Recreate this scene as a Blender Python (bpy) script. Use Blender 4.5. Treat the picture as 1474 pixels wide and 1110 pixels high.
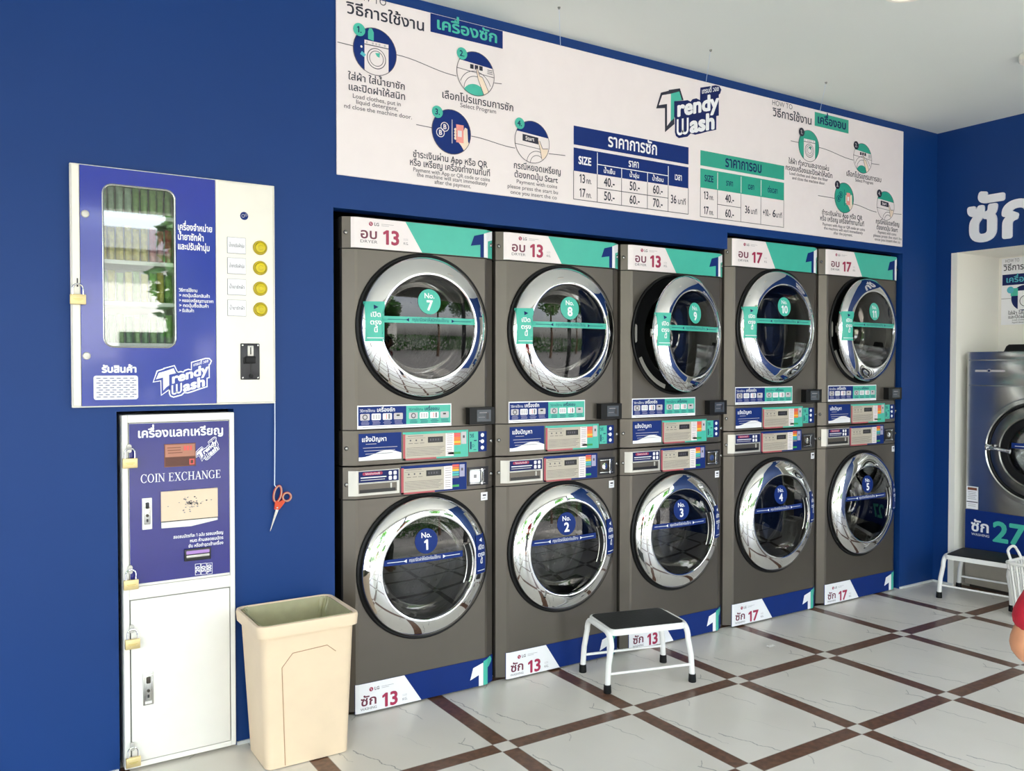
import bpy, bmesh, math, random
from mathutils import Vector, Matrix
from mathutils.geometry import tessellate_polygon
random.seed(7)
PI = math.pi
SC = bpy.context.scene
COL = SC.collection
for o in list(bpy.data.objects):
    bpy.data.objects.remove(o, do_unlink=True)

# ------------------------------------------------------------------ camera
cam_d = bpy.data.cameras.new('camera')
cam_d.sensor_width = 36.0
cam_d.lens = 1233.5 / 1474.0 * 36.0
cam_d.clip_start = 0.02
cam = bpy.data.objects.new('camera', cam_d)
COL.objects.link(cam)
CAM = Vector((-1.25022, -3.14891, 1.38065))
_yaw, _pit, _rol = math.radians(32.824), math.radians(1.262), math.radians(0.03)
_f = Vector((math.sin(_yaw) * math.cos(_pit), math.cos(_yaw) * math.cos(_pit), -math.sin(_pit)))
_r = Vector((math.cos(_yaw), -math.sin(_yaw), 0))
_u = _r.cross(_f)
_r2 = _r * math.cos(_rol) + _u * math.sin(_rol)
_u2 = _u * math.cos(_rol) - _r * math.sin(_rol)
cam.matrix_world = Matrix(((_r2.x, _u2.x, -_f.x, CAM.x), (_r2.y, _u2.y, -_f.y, CAM.y), (_r2.z, _u2.z, -_f.z, CAM.z), (0, 0, 0, 1)))
SC.camera = cam

# ------------------------------------------------------------------ sky, sun, exposure
world = bpy.data.worlds.new('daylight')
SC.world = world
world.use_nodes = True
wn = world.node_tree
bg = wn.nodes['Background']
sky = wn.nodes.new('ShaderNodeTexSky')
sky.sky_type = 'NISHITA'
sky.sun_disc = False
sky.sun_elevation = math.radians(52)
sky.sun_rotation = math.radians(60)
sky.air_density = 1.0
sky.dust_density = 3.0
sky.ozone_density = 1.0
haze = wn.nodes.new('ShaderNodeHueSaturation')      # thin bright cloud: most of the blue is washed out
haze.inputs['Saturation'].default_value = 0.35
wn.links.new(sky.outputs[0], haze.inputs['Color'])
wn.links.new(haze.outputs[0], bg.inputs[0])
bg.inputs[1].default_value = 1.0
sun_d = bpy.data.lights.new('sun', 'SUN')
sun_d.energy = 9.0
sun_d.angle = math.radians(0.6)
sun_d.color = (1.0, 0.97, 0.93)
sun = bpy.data.objects.new('sun', sun_d)
sun.rotation_euler = (math.radians(-40), 0, math.radians(-25))
sun.location = (8, 6, 12)
COL.objects.link(sun)
for nm, loc, rot, sx, sy in (('portal_front', (-1.0, -4.3, 1.4), (PI / 2, 0, 0), 10.0, 2.8),
                             ('portal_side', (-6.05, -2.8, 1.4), (PI / 2, 0, -PI / 2), 2.8, 2.8)):
    ld = bpy.data.lights.new(nm, 'AREA')
    ld.shape = 'RECTANGLE'
    ld.size, ld.size_y = sx, sy
    ld.cycles.is_portal = True
    lo = bpy.data.objects.new(nm, ld)
    lo.location, lo.rotation_euler = loc, rot
    COL.objects.link(lo)
SC.view_settings.view_transform = 'Standard'
SC.view_settings.look = 'None'
SC.view_settings.gamma = 1.0
SC.view_settings.use_curve_mapping = False
SC.view_settings.exposure = 0.70
SC.cycles.max_bounces = 10
SC.cycles.diffuse_bounces = 5
SC.cycles.glossy_bounces = 5
SC.cycles.transparent_max_bounces = 16
SC.cycles.use_denoising = True

# ------------------------------------------------------------------ materials
def lin(h):
    c = [int(h[i:i + 2], 16) / 255 for i in (0, 2, 4)]
    return tuple((x / 12.92 if x <= .04045 else ((x + .055) / 1.055) ** 2.4) for x in c) + (1,)

MATS = {}
def mat(name, h, rough=.5, metal=0.0, var=.06, scale=14.0, bump=0.0, spec=.5, coat=0.0, bscale=None):
    if name in MATS:
        return MATS[name]
    m = bpy.data.materials.new(name)
    m.use_nodes = True
    t = m.node_tree
    b = t.nodes['Principled BSDF']
    c = lin(h)
    tc = t.nodes.new('ShaderNodeTexCoord')
    nz = t.nodes.new('ShaderNodeTexNoise')
    nz.inputs['Scale'].default_value = scale
    nz.inputs['Detail'].default_value = 3
    t.links.new(tc.outputs['Object'], nz.inputs['Vector'])
    rp = t.nodes.new('ShaderNodeValToRGB')
    rp.color_ramp.elements[0].position, rp.color_ramp.elements[1].position = .3, .7
    rp.color_ramp.elements[0].color = tuple(x * (1 - var) for x in c[:3]) + (1,)
    rp.color_ramp.elements[1].color = tuple(min(1, x * (1 + var)) for x in c[:3]) + (1,)
    t.links.new(nz.outputs[0], rp.inputs[0])
    t.links.new(rp.outputs[0], b.inputs['Base Color'])
    b.inputs['Roughness'].default_value = rough
    b.inputs['Metallic'].default_value = metal
    b.inputs['Specular IOR Level'].default_value = spec
    if coat:
        b.inputs['Coat Weight'].default_value = coat
        b.inputs['Coat Roughness'].default_value = .06
    if bump:
        n2 = t.nodes.new('ShaderNodeTexNoise')
        n2.inputs['Scale'].default_value = bscale or scale * 3
        t.links.new(tc.outputs['Object'], n2.inputs['Vector'])
        bp = t.nodes.new('ShaderNodeBump')
        bp.inputs['Strength'].default_value = bump
        bp.inputs['Distance'].default_value = .01
        t.links.new(n2.outputs[0], bp.inputs['Height'])
        t.links.new(bp.outputs[0], b.inputs['Normal'])
    MATS[name] = m
    return m

def glass(name, tint, ior=1.5, gain=1.0, base=0.0):
    m = bpy.data.materials.new(name)
    m.use_nodes = True
    t = m.node_tree
    t.nodes.remove(t.nodes['Principled BSDF'])
    out = t.nodes['Material Output']
    tr = t.nodes.new('ShaderNodeBsdfTransparent')
    tr.inputs[0].default_value = tint
    gl = t.nodes.new('ShaderNodeBsdfGlossy')
    gl.inputs['Roughness'].default_value = .012
    gl.inputs['Color'].default_value = (1, 1, 1, 1)
    fr = t.nodes.new('ShaderNodeFresnel')
    fr.inputs[0].default_value = ior
    ma = t.nodes.new('ShaderNodeMath')
    ma.operation = 'MULTIPLY_ADD'
    ma.use_clamp = True
    ma.inputs[1].default_value = gain
    ma.inputs[2].default_value = base
    mx = t.nodes.new('ShaderNodeMixShader')
    t.links.new(fr.outputs[0], ma.inputs[0])
    t.links.new(ma.outputs[0], mx.inputs[0])
    t.links.new(tr.outputs[0], mx.inputs[1])
    t.links.new(gl.outputs[0], mx.inputs[2])
    t.links.new(mx.outputs[0], out.inputs[0])
    MATS[name] = m
    return m

mat('wall_blue', '063778', .5, var=.05, scale=1.2, bump=.03, bscale=60, spec=.32)
mat('wall_white', 'efece3', .6, var=.02, scale=2)
mat('ceiling_white', 'e2e7e1', .75, var=.02, scale=.7)
mat('void_dark', '0a0d16', .9, var=.1)  # near-black colour keeps the void behind the walls dark
mat('caulk', 'd6d8d8', .6)
mat('white_paint', 'f0eee8', .32, var=.015, coat=.2)
mat('cream_paint', 'f4f0e4', .35, var=.015)
mat('steel_graphite', '655f58', .34, .62, var=.05, scale=3, spec=.5)
mat('steel_dark', '4f4a44', .45, .8)
mat('seam_black', '060606', .8)
mat('rubber_black', '08080a', .5, var=.2, spec=.3)
mat('chrome', 'e6e6e6', .035, 1.0, var=.01)
mat('steel_bright', 'c9c9c6', .22, 1.0, var=.04)
mat('plinth_grey', 'a8a193', .5)
mat('drum_steel', '8d8c88', .25, 1.0, var=.15, scale=30)
mat('plastic_dark', '26252a', .35, var=.1)
mat('plastic_black', '0b0b0d', .45, var=.2, spec=.3)
mat('screen_grey', '474c54', .25, var=.1)
mat('silver_plastic', 'c9c6bf', .3, .35, var=.03)
mat('p_white', 'efe6e6', .4, var=.01)
mat('p_white2', 'f2f2f6', .35, var=.01)
mat('p_navy', '062a72', .5, var=.03, spec=.25)
mat('p_navy2', '10205c', .5, var=.03, spec=.25)
mat('p_dark', '26283a', .4, var=.05)
mat('p_teal', '46b9a4', .35, var=.03)
mat('p_teal2', '2fa58d', .35, var=.03)
mat('p_grey', '8a868a', .4)
mat('p_ltgrey', 'c4bfc2', .4)
mat('p_line', '55505a', .4)
mat('p_red', 'a5274e', .35)
mat('p_maroon', '6e2740', .35)
mat('p_black', '0f1012', .3)
mat('p_orange', 'ef7a2e', .35)
mat('p_yellow', 'f2c230', .35)
mat('p_coral', 'e55a55', .35)
mat('p_cyan', '53b6c9', .35)
mat('p_green', '2f9a50', .35)
mat('p_lav', 'a9a6c4', .35)
mat('p_pink', 'ef9a92', .4)
mat('p_skin', 'f0dcc8', .4)
mat('panel_beige', 'bdb4a4', .4, var=.03)
mat('panel_rose', 'b8535b', .4)
mat('vend_blue', '2839a0', .16, var=.06, scale=4, coat=.5)
mat('coin_blue', '28297f', .22, var=.05, scale=4, coat=.3)
mat('brass', 'e2cd96', .38, .55, var=.06, scale=30)
mat('btn_yellow', 'd8c414', .35, var=.08)
mat('btn_yellow2', 'b9a40e', .4)
mat('bin_beige', 'e9d2b4', .5, var=.02, bump=.03, bscale=90)
mat('bin_line', 'b58f70', .5)
mat('stool_white', 'f0efec', .3, var=.02, coat=.2)
mat('mat_black', '1d1e1d', .65, var=.15, scale=20, bump=.3, bscale=160)
mat('basket_white', 'eeece6', .4, var=.02)
mat('string_white', 'd6e4f4', .6)
mat('scissor_orange', 'd2461f', .3, var=.05)
mat('scissor_trim', 'c9a08c', .35)
mat('skin', 'c98c66', .5, var=.08, scale=30)
mat('shirt_red', 'b3112a', .75, var=.08, scale=20, bump=.15, bscale=200)
mat('trousers', '2b3242', .8, var=.1, scale=20)
mat('hair', '17120f', .5, var=.2)
mat('eye_white', 'eeeae4', .3)
mat('sign_brown', '7d4a35', .4, var=.1)
mat('sign_brown2', '5b2f22', .4, var=.1)
mat('sign_pinkish', 'b57a64', .4)
mat('flap_cream', 'e6cfb4', .35, var=.02)
mat('bag_green', '86a862', .25, var=.25, scale=60)
mat('bag_deep', '5c8a52', .25, var=.25, scale=60)
mat('bag_olive', 'c8ba62', .25, var=.25, scale=60)
mat('bag_red', 'a84e56', .25, var=.25, scale=60)
mat('bag_grey', 'a9bda4', .25, var=.2, scale=60)
mat('bag_top', 'dfe6e2', .3)
mat('leaf', '4f8a30', .6, var=.3, scale=3)
mat('leaf2', '3b6d2a', .6, var=.3, scale=3)
mat('bark', '6a5342', .85, var=.2)
mat('concrete', 'bdb8ae', .8, var=.06, scale=1.5)
mat('asphalt', '8d8a86', .85, var=.08, scale=2)
mat('house_white', 'e9e7e0', .7, var=.02)
mat('roof_grey', '8b8f96', .6)
mat('frame_dark', '2a2c30', .4)
mat('paper', 'f2f0ea', .6)
mat('bill_violet', 'b48ad0', .3)
glass('door_glass', (.42, .41, .39, 1), 1.5, 1.0, .0)
glass('bowl_glass', (.72, .74, .74, 1), 1.45, .8, .0)
glass('clear_glass', (.9, .93, .92, 1), 1.5, 1.1, .05)

def film(name, h, a):
    m = bpy.data.materials.new(name)
    m.use_nodes = True
    t = m.node_tree
    b = t.nodes['Principled BSDF']
    b.inputs['Base Color'].default_value = lin(h)
    b.inputs['Roughness'].default_value = .25
    n = t.nodes.new('ShaderNodeTexNoise')
    n.inputs['Scale'].default_value = 25
    tc = t.nodes.new('ShaderNodeTexCoord')
    t.links.new(tc.outputs['Object'], n.inputs['Vector'])
    r = t.nodes.new('ShaderNodeMapRange')
    r.inputs[3].default_value, r.inputs[4].default_value = a - .1, a + .1
    t.links.new(n.outputs[0], r.inputs[0])
    t.links.new(r.outputs[0], b.inputs['Alpha'])
    MATS[name] = m
film('liner_film', 'b9b78e', .72)

def floor_material():
    m = bpy.data.materials.new('floor_tiles')
    m.use_nodes = True
    t = m.node_tree
    N, Lk = t.nodes, t.links
    b = N['Principled BSDF']
    tc = N.new('ShaderNodeTexCoord')
    sp = N.new('ShaderNodeSeparateXYZ')
    Lk.new(tc.outputs['Object'], sp.inputs[0])
    def math_(op, a, bb=None, c=None):
        n = N.new('ShaderNodeMath')
        n.operation = op
        for i, v in enumerate((a, bb, c)):
            if v is None:
                continue
            if isinstance(v, (int, float)):
                n.inputs[i].default_value = v
            else:
                Lk.new(v, n.inputs[i])
        return n.outputs[0]
    G, SW = .60686, .068
    def strip(axis, off):
        s = math_('ADD', sp.outputs[axis], -off + SW / 2 + G * 40)
        md = math_('MODULO', s, G)
        return math_('LESS_THAN', md, SW), math_('FLOOR', math_('DIVIDE', s, G)), md
    sx, ix, mx = strip(0, .4037)
    sy, iy, my = strip(1, -.5412)
    anyw = math_('SUBTRACT', math_('ADD', sx, sy), math_('MULTIPLY', math_('MULTIPLY', sx, sy), 2))
    # marble print: every tile carries the same few veins
    tu = math_('DIVIDE', math_('SUBTRACT', mx, SW / 2), G)
    tv = math_('DIVIDE', math_('SUBTRACT', my, SW / 2), G)
    veins = None
    for k, (u1, v1, u2, v2, w, st) in enumerate(((.070, .82, .128, .42, .006, .75), (.088, .70, .150, .30, .004, .5), (.205, .44, .335, .06, .0055, .9), (.705, .92, .762, .62, .005, .6),
                                                 (.790, .19, .828, .06, .007, .8), (.845, .23, .795, .17, .006, .7), (.430, .94, .360, .85, .006, .5), (.52, .50, .60, .22, .003, .25))):
        cb = N.new('ShaderNodeCombineXYZ')
        Lk.new(math_('MULTIPLY', tu, 3.0), cb.inputs[0])
        Lk.new(math_('MULTIPLY', tv, 11.0), cb.inputs[1])
        cb.inputs[2].default_value = 3.7 * k
        nz = N.new('ShaderNodeTexNoise')
        nz.inputs['Scale'].default_value = 1.0
        nz.inputs['Detail'].default_value = 4
        Lk.new(cb.outputs[0], nz.inputs['Vector'])
        line = math_('MULTIPLY_ADD', tv, (u2 - u1) / (v2 - v1), u1 - v1 * (u2 - u1) / (v2 - v1) - .045)
        line = math_('MULTIPLY_ADD', nz.outputs[0], .09, line)
        dd = math_('ABSOLUTE', math_('SUBTRACT', tu, line))
        mr = N.new('ShaderNodeMapRange')
        mr.inputs[1].default_value, mr.inputs[2].default_value = w * .15, w
        mr.inputs[3].default_value, mr.inputs[4].default_value = st, 0
        Lk.new(dd, mr.inputs[0])
        on = math_('MULTIPLY', math_('GREATER_THAN', tv, min(v1, v2)), math_('LESS_THAN', tv, max(v1, v2)))
        on = math_('MULTIPLY', on, mr.outputs[0])
        veins = on if veins is None else math_('MAXIMUM', veins, on)
    n2 = N.new('ShaderNodeTexNoise')
    n2.inputs['Scale'].default_value = 3.2
    Lk.new(tc.outputs['Object'], n2.inputs['Vector'])
    br = N.new('ShaderNodeValToRGB')
    br.color_ramp.elements[0].position, br.color_ramp.elements[1].position = .3, .6
    br.color_ramp.elements[0].color = lin('dbd6cb')
    br.color_ramp.elements[1].color = lin('e0dbd1')
    Lk.new(n2.outputs[0], br.inputs[0])
    mu = N.new('ShaderNodeMix')
    mu.data_type = 'RGBA'
    Lk.new(veins, mu.inputs['Factor'])
    Lk.new(br.outputs[0], mu.inputs['A'])
    mu.inputs['B'].default_value = lin('807f7a')
    # wood-look strips
    ws = N.new('ShaderNodeMapping')
    Lk.new(tc.outputs['Object'], ws.inputs[0])
    ws.inputs['Scale'].default_value = (40, 40, 40)
    n4 = N.new('ShaderNodeTexNoise')
    n4.inputs['Scale'].default_value = 1.0
    n4.inputs['Detail'].default_value = 5
    Lk.new(ws.outputs[0], n4.inputs['Vector'])
    wr = N.new('ShaderNodeValToRGB')
    wr.color_ramp.elements[0].position, wr.color_ramp.elements[1].position = .35, .7
    wr.color_ramp.elements[0].color = lin('563a2a')
    wr.color_ramp.elements[1].color = lin('79543e')
    Lk.new(n4.outputs[0], wr.inputs[0])
    fm = N.new('ShaderNodeMix')
    fm.data_type = 'RGBA'
    Lk.new(anyw, fm.inputs['Factor'])
    Lk.new(mu.outputs['Result'], fm.inputs['A'])
    Lk.new(wr.outputs[0], fm.inputs['B'])
    # grout lines
    def edge(md):
        a = math_('LESS_THAN', md, .0025)
        c = math_('LESS_THAN', math_('ABSOLUTE', math_('SUBTRACT', md, SW)), .0016)
        return math_('MAXIMUM', a, c)
    gr = math_('MAXIMUM', edge(mx), edge(my))
    gm = N.new('ShaderNodeMix')
    gm.data_type = 'RGBA'
    Lk.new(math_('MULTIPLY', gr, .55), gm.inputs['Factor'])
    Lk.new(fm.outputs['Result'], gm.inputs['A'])
    gm.inputs['B'].default_value = lin('9a948c')
    Lk.new(gm.outputs['Result'], b.inputs['Base Color'])
    rr = N.new('ShaderNodeMapRange')
    rr.inputs[3].default_value, rr.inputs[4].default_value = .27, .33
    n5 = N.new('ShaderNodeTexNoise')
    n5.inputs['Scale'].default_value = 60
    Lk.new(tc.outputs['Object'], n5.inputs['Vector'])
    Lk.new(n5.outputs[0], rr.inputs[0])
    Lk.new(rr.outputs[0], b.inputs['Roughness'])
    MATS['floor_tiles'] = m
floor_material()

# ------------------------------------------------------------------ mesh builder
def clip_half(poly, nx, ny, d):
    out = []
    for i in range(len(poly)):
        p, q = poly[i], poly[(i + 1) % len(poly)]
        a, b = p[0] * nx + p[1] * ny - d, q[0] * nx + q[1] * ny - d
        if a >= 0:
            out.append(p)
        if (a > 0 and b < 0) or (a < 0 and b > 0):
            s = a / (a - b)
            out.append((p[0] + (q[0] - p[0]) * s, p[1] + (q[1] - p[1]) * s))
    return out

def clip_disc(poly, cx, cz, r, n=40):
    for i in range(n):
        a = 2 * PI * i / n
        poly = clip_half(poly, -math.cos(a), -math.sin(a), -(cx * math.cos(a) + cz * math.sin(a) + r))
        if len(poly) < 3:
            return []
    return poly

class MB:
    def __init__(self):
        self.v, self.f, self.mi, self.mats = [], [], [], []
    def _m(self, m):
        if m not in self.mats:
            self.mats.append(m)
        return self.mats.index(m)
    def add(self, vs, fs, m):
        o, k = len(self.v), self._m(m)
        self.v.extend(tuple(p) for p in vs)
        for f in fs:
            self.f.append(tuple(i + o for i in f))
            self.mi.append(k)
    def box(self, x0, x1, y0, y1, z0, z1, m, bev=0.0, seg=2, M=None):
        bm = bmesh.new()
        bmesh.ops.create_cube(bm, size=1)
        for v in bm.verts:
            v.co = Vector(((x0 + x1) / 2 + v.co.x * (x1 - x0), (y0 + y1) / 2 + v.co.y * (y1 - y0), (z0 + z1) / 2 + v.co.z * (z1 - z0)))
        if bev:
            bmesh.ops.bevel(bm, geom=bm.edges[:], offset=bev, segments=seg, affect='EDGES', profile=.5)
        self.addbm(bm, m, M)
    def addbm(self, bm, m, M=None):
        bm.verts.ensure_lookup_table()
        bm.verts.index_update()
        self.add([(M @ v.co if M else v.co) for v in bm.verts], [[v.index for v in f.verts] for f in bm.faces], m)
        bm.free()
    def lathe(self, prof, c, m, n=56, axis='y'):
        rings, vs, fs = [], [], []
        for r, t in prof:
            if r < 1e-6:
                rings.append([len(vs)])
                vs.append((0, t, 0))
            else:
                rings.append(list(range(len(vs), len(vs) + n)))
                vs += [(r * math.cos(2 * PI * i / n), t, r * math.sin(2 * PI * i / n)) for i in range(n)]
        for a, b in zip(rings, rings[1:]):
            for i in range(n):
                j = (i + 1) % n
                if len(a) == 1 and len(b) == 1:
                    continue
                if len(a) == 1:
                    fs.append((a[0], b[i], b[j]))
                elif len(b) == 1:
                    fs.append((a[i], b[0], a[j]))
                else:
                    fs.append((a[i], b[i], b[j], a[j]))
        if axis == 'y':
            vs = [(x + c[0], y + c[1], z + c[2]) for x, y, z in vs]
        elif axis == 'z':
            vs = [(x + c[0], z + c[1], y + c[2]) for x, y, z in vs]
        else:
            vs = [(y + c[0], x + c[1], z + c[2]) for x, y, z in vs]
        self.add(vs, fs, m)
    def tube(self, path, r, m, n=10, closed=False):
        P = [Vector(p) for p in path]
        k = len(P)
        vs, fs = [], []
        up = None
        for i in range(k):
            a = P[i - 1] if (i or closed) else P[0]
            b = P[(i + 1) % k] if (i < k - 1 or closed) else P[-1]
            d = (b - a).normalized()
            if up is None:
                up = Vector((0, 0, 1)) if abs(d.z) < .9 else Vector((1, 0, 0))
            s = d.cross(up).normalized()
            up = s.cross(d).normalized()
            rr = r[i] if isinstance(r, (list, tuple)) else r
            vs += [P[i] + (s * math.cos(2 * PI * j / n) + up * math.sin(2 * PI * j / n)) * rr for j in range(n)]
        for i in range(k if closed else k - 1):
            o, q = i * n, ((i + 1) % k) * n
            for j in range(n):
                l = (j + 1) % n
                fs.append((o + j, o + l, q + l, q + j))
        if not closed:
            fs.append(tuple(reversed(range(n))))
            fs.append(tuple(range((k - 1) * n, k * n)))
        self.add(vs, fs, m)
    def prism(self, poly, y0, y1, m):
        n = len(poly)
        vs = [(x, y0, z) for x, z in poly] + [(x, y1, z) for x, z in poly]
        fs = [tuple(range(n)), tuple(reversed(range(n, 2 * n)))] + [(i, i + n, (i + 1) % n + n, (i + 1) % n) for i in range(n)]
        self.add(vs, fs, m)
    def plan(self, poly, z0, z1, m):
        n = len(poly)
        vs = [(x, y, z0) for x, y in poly] + [(x, y, z1) for x, y in poly]
        fs = [tuple(range(n)), tuple(reversed(range(n, 2 * n)))] + [(i, i + n, (i + 1) % n + n, (i + 1) % n) for i in range(n)]
        self.add(vs, fs, m)
    def holed(self, x0, x1, z0, z1, hole, y, m, depth=0):
        """rectangle in the plane y with a hole given as a CCW ring; depth > 0 adds a reveal"""
        ring = []
        for i, p in enumerate(hole):
            q = hole[(i + 1) % len(hole)]
            k = max(1, int(math.hypot(q[0] - p[0], q[1] - p[1]) / .03))
            ring += [(p[0] + (q[0] - p[0]) * j / k, p[1] + (q[1] - p[1]) * j / k) for j in range(k)]
        hole = ring
        cx = (min(p[0] for p in hole) + max(p[0] for p in hole)) / 2
        cz = (min(p[1] for p in hole) + max(p[1] for p in hole)) / 2
        def ray(p):
            dx, dz = p[0] - cx, p[1] - cz
            s = min(((x1 if dx > 0 else x0) - cx) / dx if abs(dx) > 1e-9 else 9e9, ((z1 if dz > 0 else z0) - cz) / dz if abs(dz) > 1e-9 else 9e9)
            return (cx + dx * s, cz + dz * s)
        n = len(hole)
        outer = [ray(p) for p in hole]
        vs = [(p[0], y, p[1]) for p in hole] + [(p[0], y, p[1]) for p in outer]
        fs = []
        def side(p):
            return (abs(p[0] - x1) < 1e-6, abs(p[1] - z1) < 1e-6, abs(p[0] - x0) < 1e-6, abs(p[1] - z0) < 1e-6)
        for i in range(n):
            j = (i + 1) % n
            a, b = outer[i], outer[j]
            if any(s and t for s, t in zip(side(a), side(b))):
                fs.append((i, i + n, j + n, j))
            else:
                sa, sb = side(a), side(b)
                k = (x1 if (sa[0] or sb[0]) else x0, z1 if (sa[1] or sb[1]) else z0)
                vs.append((k[0], y, k[1]))
                fs.append((i, i + n, len(vs) - 1, j + n, j))
        if depth:
            o = len(vs)
            vs += [(p[0], y + depth, p[1]) for p in hole]
            fs += [(i, (i + 1) % n, o + (i + 1) % n, o + i) for i in range(n)]
        self.add(vs, fs, m)
    def mesh(self, name, fix=True, smooth=True):
        me = bpy.data.meshes.new(name)
        me.from_pydata(self.v, [], self.f)
        for m in self.mats:
            me.materials.append(MATS[m])
        me.polygons.foreach_set('material_index', self.mi)
        if fix:
            bm = bmesh.new()
            bm.from_mesh(me)
            bmesh.ops.recalc_face_normals(bm, faces=bm.faces)
            bm.to_mesh(me)
            bm.free()
        if smooth:
            me.polygons.foreach_set('use_smooth', [True] * len(me.polygons))
            me.set_sharp_from_angle(angle=math.radians(32))
        me.update()
        return me

CACHE = {}
def cached(key, fn):
    if key not in CACHE:
        CACHE[key] = fn()
    return CACHE[key]

def obj(name, src, parent=None, fix=True, smooth=True, label=None, loc=None):
    me = src.mesh(name, fix, smooth) if isinstance(src, MB) else src
    o = bpy.data.objects.new(name, me)
    COL.objects.link(o)
    if parent is not None:
        o.parent = parent
    if loc is not None:
        o.location = loc
    if label:
        o['label'] = label
    return o

def tag(o, label, cat, group=None, kind=None):
    o['label'], o['category'] = label, cat
    if group:
        o['group'] = group
    if kind:
        o['kind'] = kind
    return o

def thing(name, label, cat, loc=(0, 0, 0), rotz=0.0, group=None):
    o = bpy.data.objects.new(name, None)
    o.empty_display_size = .1
    COL.objects.link(o)
    o.location = loc
    o.rotation_euler = (0, 0, rotz)
    return tag(o, label, cat, group)

def struct(name, mb, label=None, **k):
    o = obj(name, mb, **k)
    o['kind'] = 'structure'
    if label:
        o['label'] = label
        o['category'] = name.split('_')[0]
    return o

# ------------------------------------------------------------------ lettering
UPPER, TONES, LOWER = set('\u0e31\u0e34\u0e35\u0e36\u0e37\u0e47\u0e4d'), set('\u0e48\u0e49\u0e4a\u0e4b\u0e4c'), set('\u0e38\u0e39\u0e3a')
def load_glyphs():
    chars = [chr(c) for c in range(33, 127)] + [chr(c) for c in range(0x0e01, 0x0e3b)] + [chr(c) for c in range(0x0e40, 0x0e4e)] + ['\u0e3f']
    tmp = []
    for ch in chars + [c + '|' for c in chars]:
        cu = bpy.data.curves.new('glyph', 'FONT')
        cu.body, cu.size, cu.resolution_u = ch, 1, 2
        ob = bpy.data.objects.new('glyph', cu)
        COL.objects.link(ob)
        tmp.append((ch, ob))
    bpy.context.view_layer.update()
    G = {}
    xmax = {}
    dg = bpy.context.evaluated_depsgraph_get()
    for ch, ob in tmp:
        if len(ch) > 1:
            me = ob.to_mesh()
            xmax[ch] = max([v.co.x for v in me.vertices] or [0])
            ob.to_mesh_clear()
            continue
        # each outline is filled on its own, so that letters drawn from overlapping strokes close properly
        cu = ob.to_curve(dg)
        cont = []
        for sp in cu.splines:
            bp, pts = sp.bezier_points, []
            for i in range(len(bp)):
                p, q = bp[i], bp[(i + 1) % len(bp)]
                straight = (p.handle_right - p.co).length < 1e-5 and (q.handle_left - q.co).length < 1e-5
                dv = (q.co - p.co)
                if not straight and dv.length > 1e-6:
                    straight = abs((p.handle_right - p.co).cross(dv).length) < 1e-4 * dv.length and abs((q.handle_left - p.co).cross(dv).length) < 1e-4 * dv.length
                k = 1 if straight else 3
                for j in range(k):
                    t = j / k
                    c = p.co * (1 - t) ** 3 + p.handle_right * 3 * t * (1 - t) ** 2 + q.handle_left * 3 * t * t * (1 - t) + q.co * t ** 3
                    if not pts or (pts[-1] - c.to_2d()).length > 1e-5:
                        pts.append(c.to_2d())
            if len(pts) > 2:
                cont.append(pts)
        ob.to_curve_clear()
        area = lambda P: sum(P[i].x * P[(i + 1) % len(P)].y - P[(i + 1) % len(P)].x * P[i].y for i in range(len(P))) / 2
        def inside(p, P):
            r = False
            for i in range(len(P)):
                a, b = P[i], P[i - 1]
                if (a.y > p.y) != (b.y > p.y) and p.x < (b.x - a.x) * (p.y - a.y) / (b.y - a.y) + a.x:
                    r = not r
            return r
        V, F = [], []
        if cont:
            sg = 1 if area(max(cont, key=lambda P: abs(area(P)))) > 0 else -1
            outs = [P for P in cont if area(P) * sg > 0]
            holes = [P for P in cont if area(P) * sg <= 0]
            for P in outs:
                loops = [P] + [H for H in holes if inside(H[0], P)]
                flat = [p for L in loops for p in L]
                o = len(V)
                V += [(p.x, p.y) for p in flat]
                for t in tessellate_polygon([[p.to_3d() for p in L] for L in loops]):
                    x = [flat[i] for i in t]
                    ar = (x[1].x - x[0].x) * (x[2].y - x[0].y) - (x[2].x - x[0].x) * (x[1].y - x[0].y)
                    if abs(ar) > 1e-9:
                        F.append(tuple(o + i for i in (t if ar > 0 else t[::-1])))
        G[ch] = (V, F)
        xmax[ch] = max([v[0] for v in V] or [0])
    bar = xmax['|']
    out = {}
    for ch in chars:
        adv = xmax[ch + '|'] - bar
        if 0x0e31 <= ord(ch) <= 0x0e4e and (ch in UPPER or ch in TONES or ch in LOWER):
            adv = 0.0
        out[ch] = (G[ch][0], G[ch][1], max(adv, 0))
    for ch, ob in tmp:
        cu = ob.data
        bpy.data.objects.remove(ob)
        bpy.data.curves.remove(cu)
    out['1'] = ([(.06, .50), (.06, .575), (.215, .682), (.30, .682), (.30, 0), (.205, 0), (.205, .575)], [(0, 6, 2, 1), (6, 5, 4, 3, 2)], .42)
    out[' '] = ([], [], .26)
    return out
GL = load_glyphs()

def layout(s):
    x, res = 0.0, []
    for i, ch in enumerate(s):
        g = GL.get(ch)
        if g is None:
            continue
        dy = 0.0
        dx = 0.0
        nxt = s[i + 1] if i + 1 < len(s) else ''
        if ch in TONES:
            if (i and s[i - 1] in UPPER) or nxt == '\u0e33':
                dy = .19
            j = i - 1
            while j > 0 and (s[j] in UPPER or s[j] in LOWER):
                j -= 1
            if s[j] in '\u0e1b\u0e1d\u0e1f':
                dx = -.14
        if ch in UPPER and i and s[i - 1] in '\u0e1b\u0e1d\u0e1f':
            dx = -.12
        res.append((ch, x + dx, dy))
        x += g[2]
    return res, x

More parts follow.
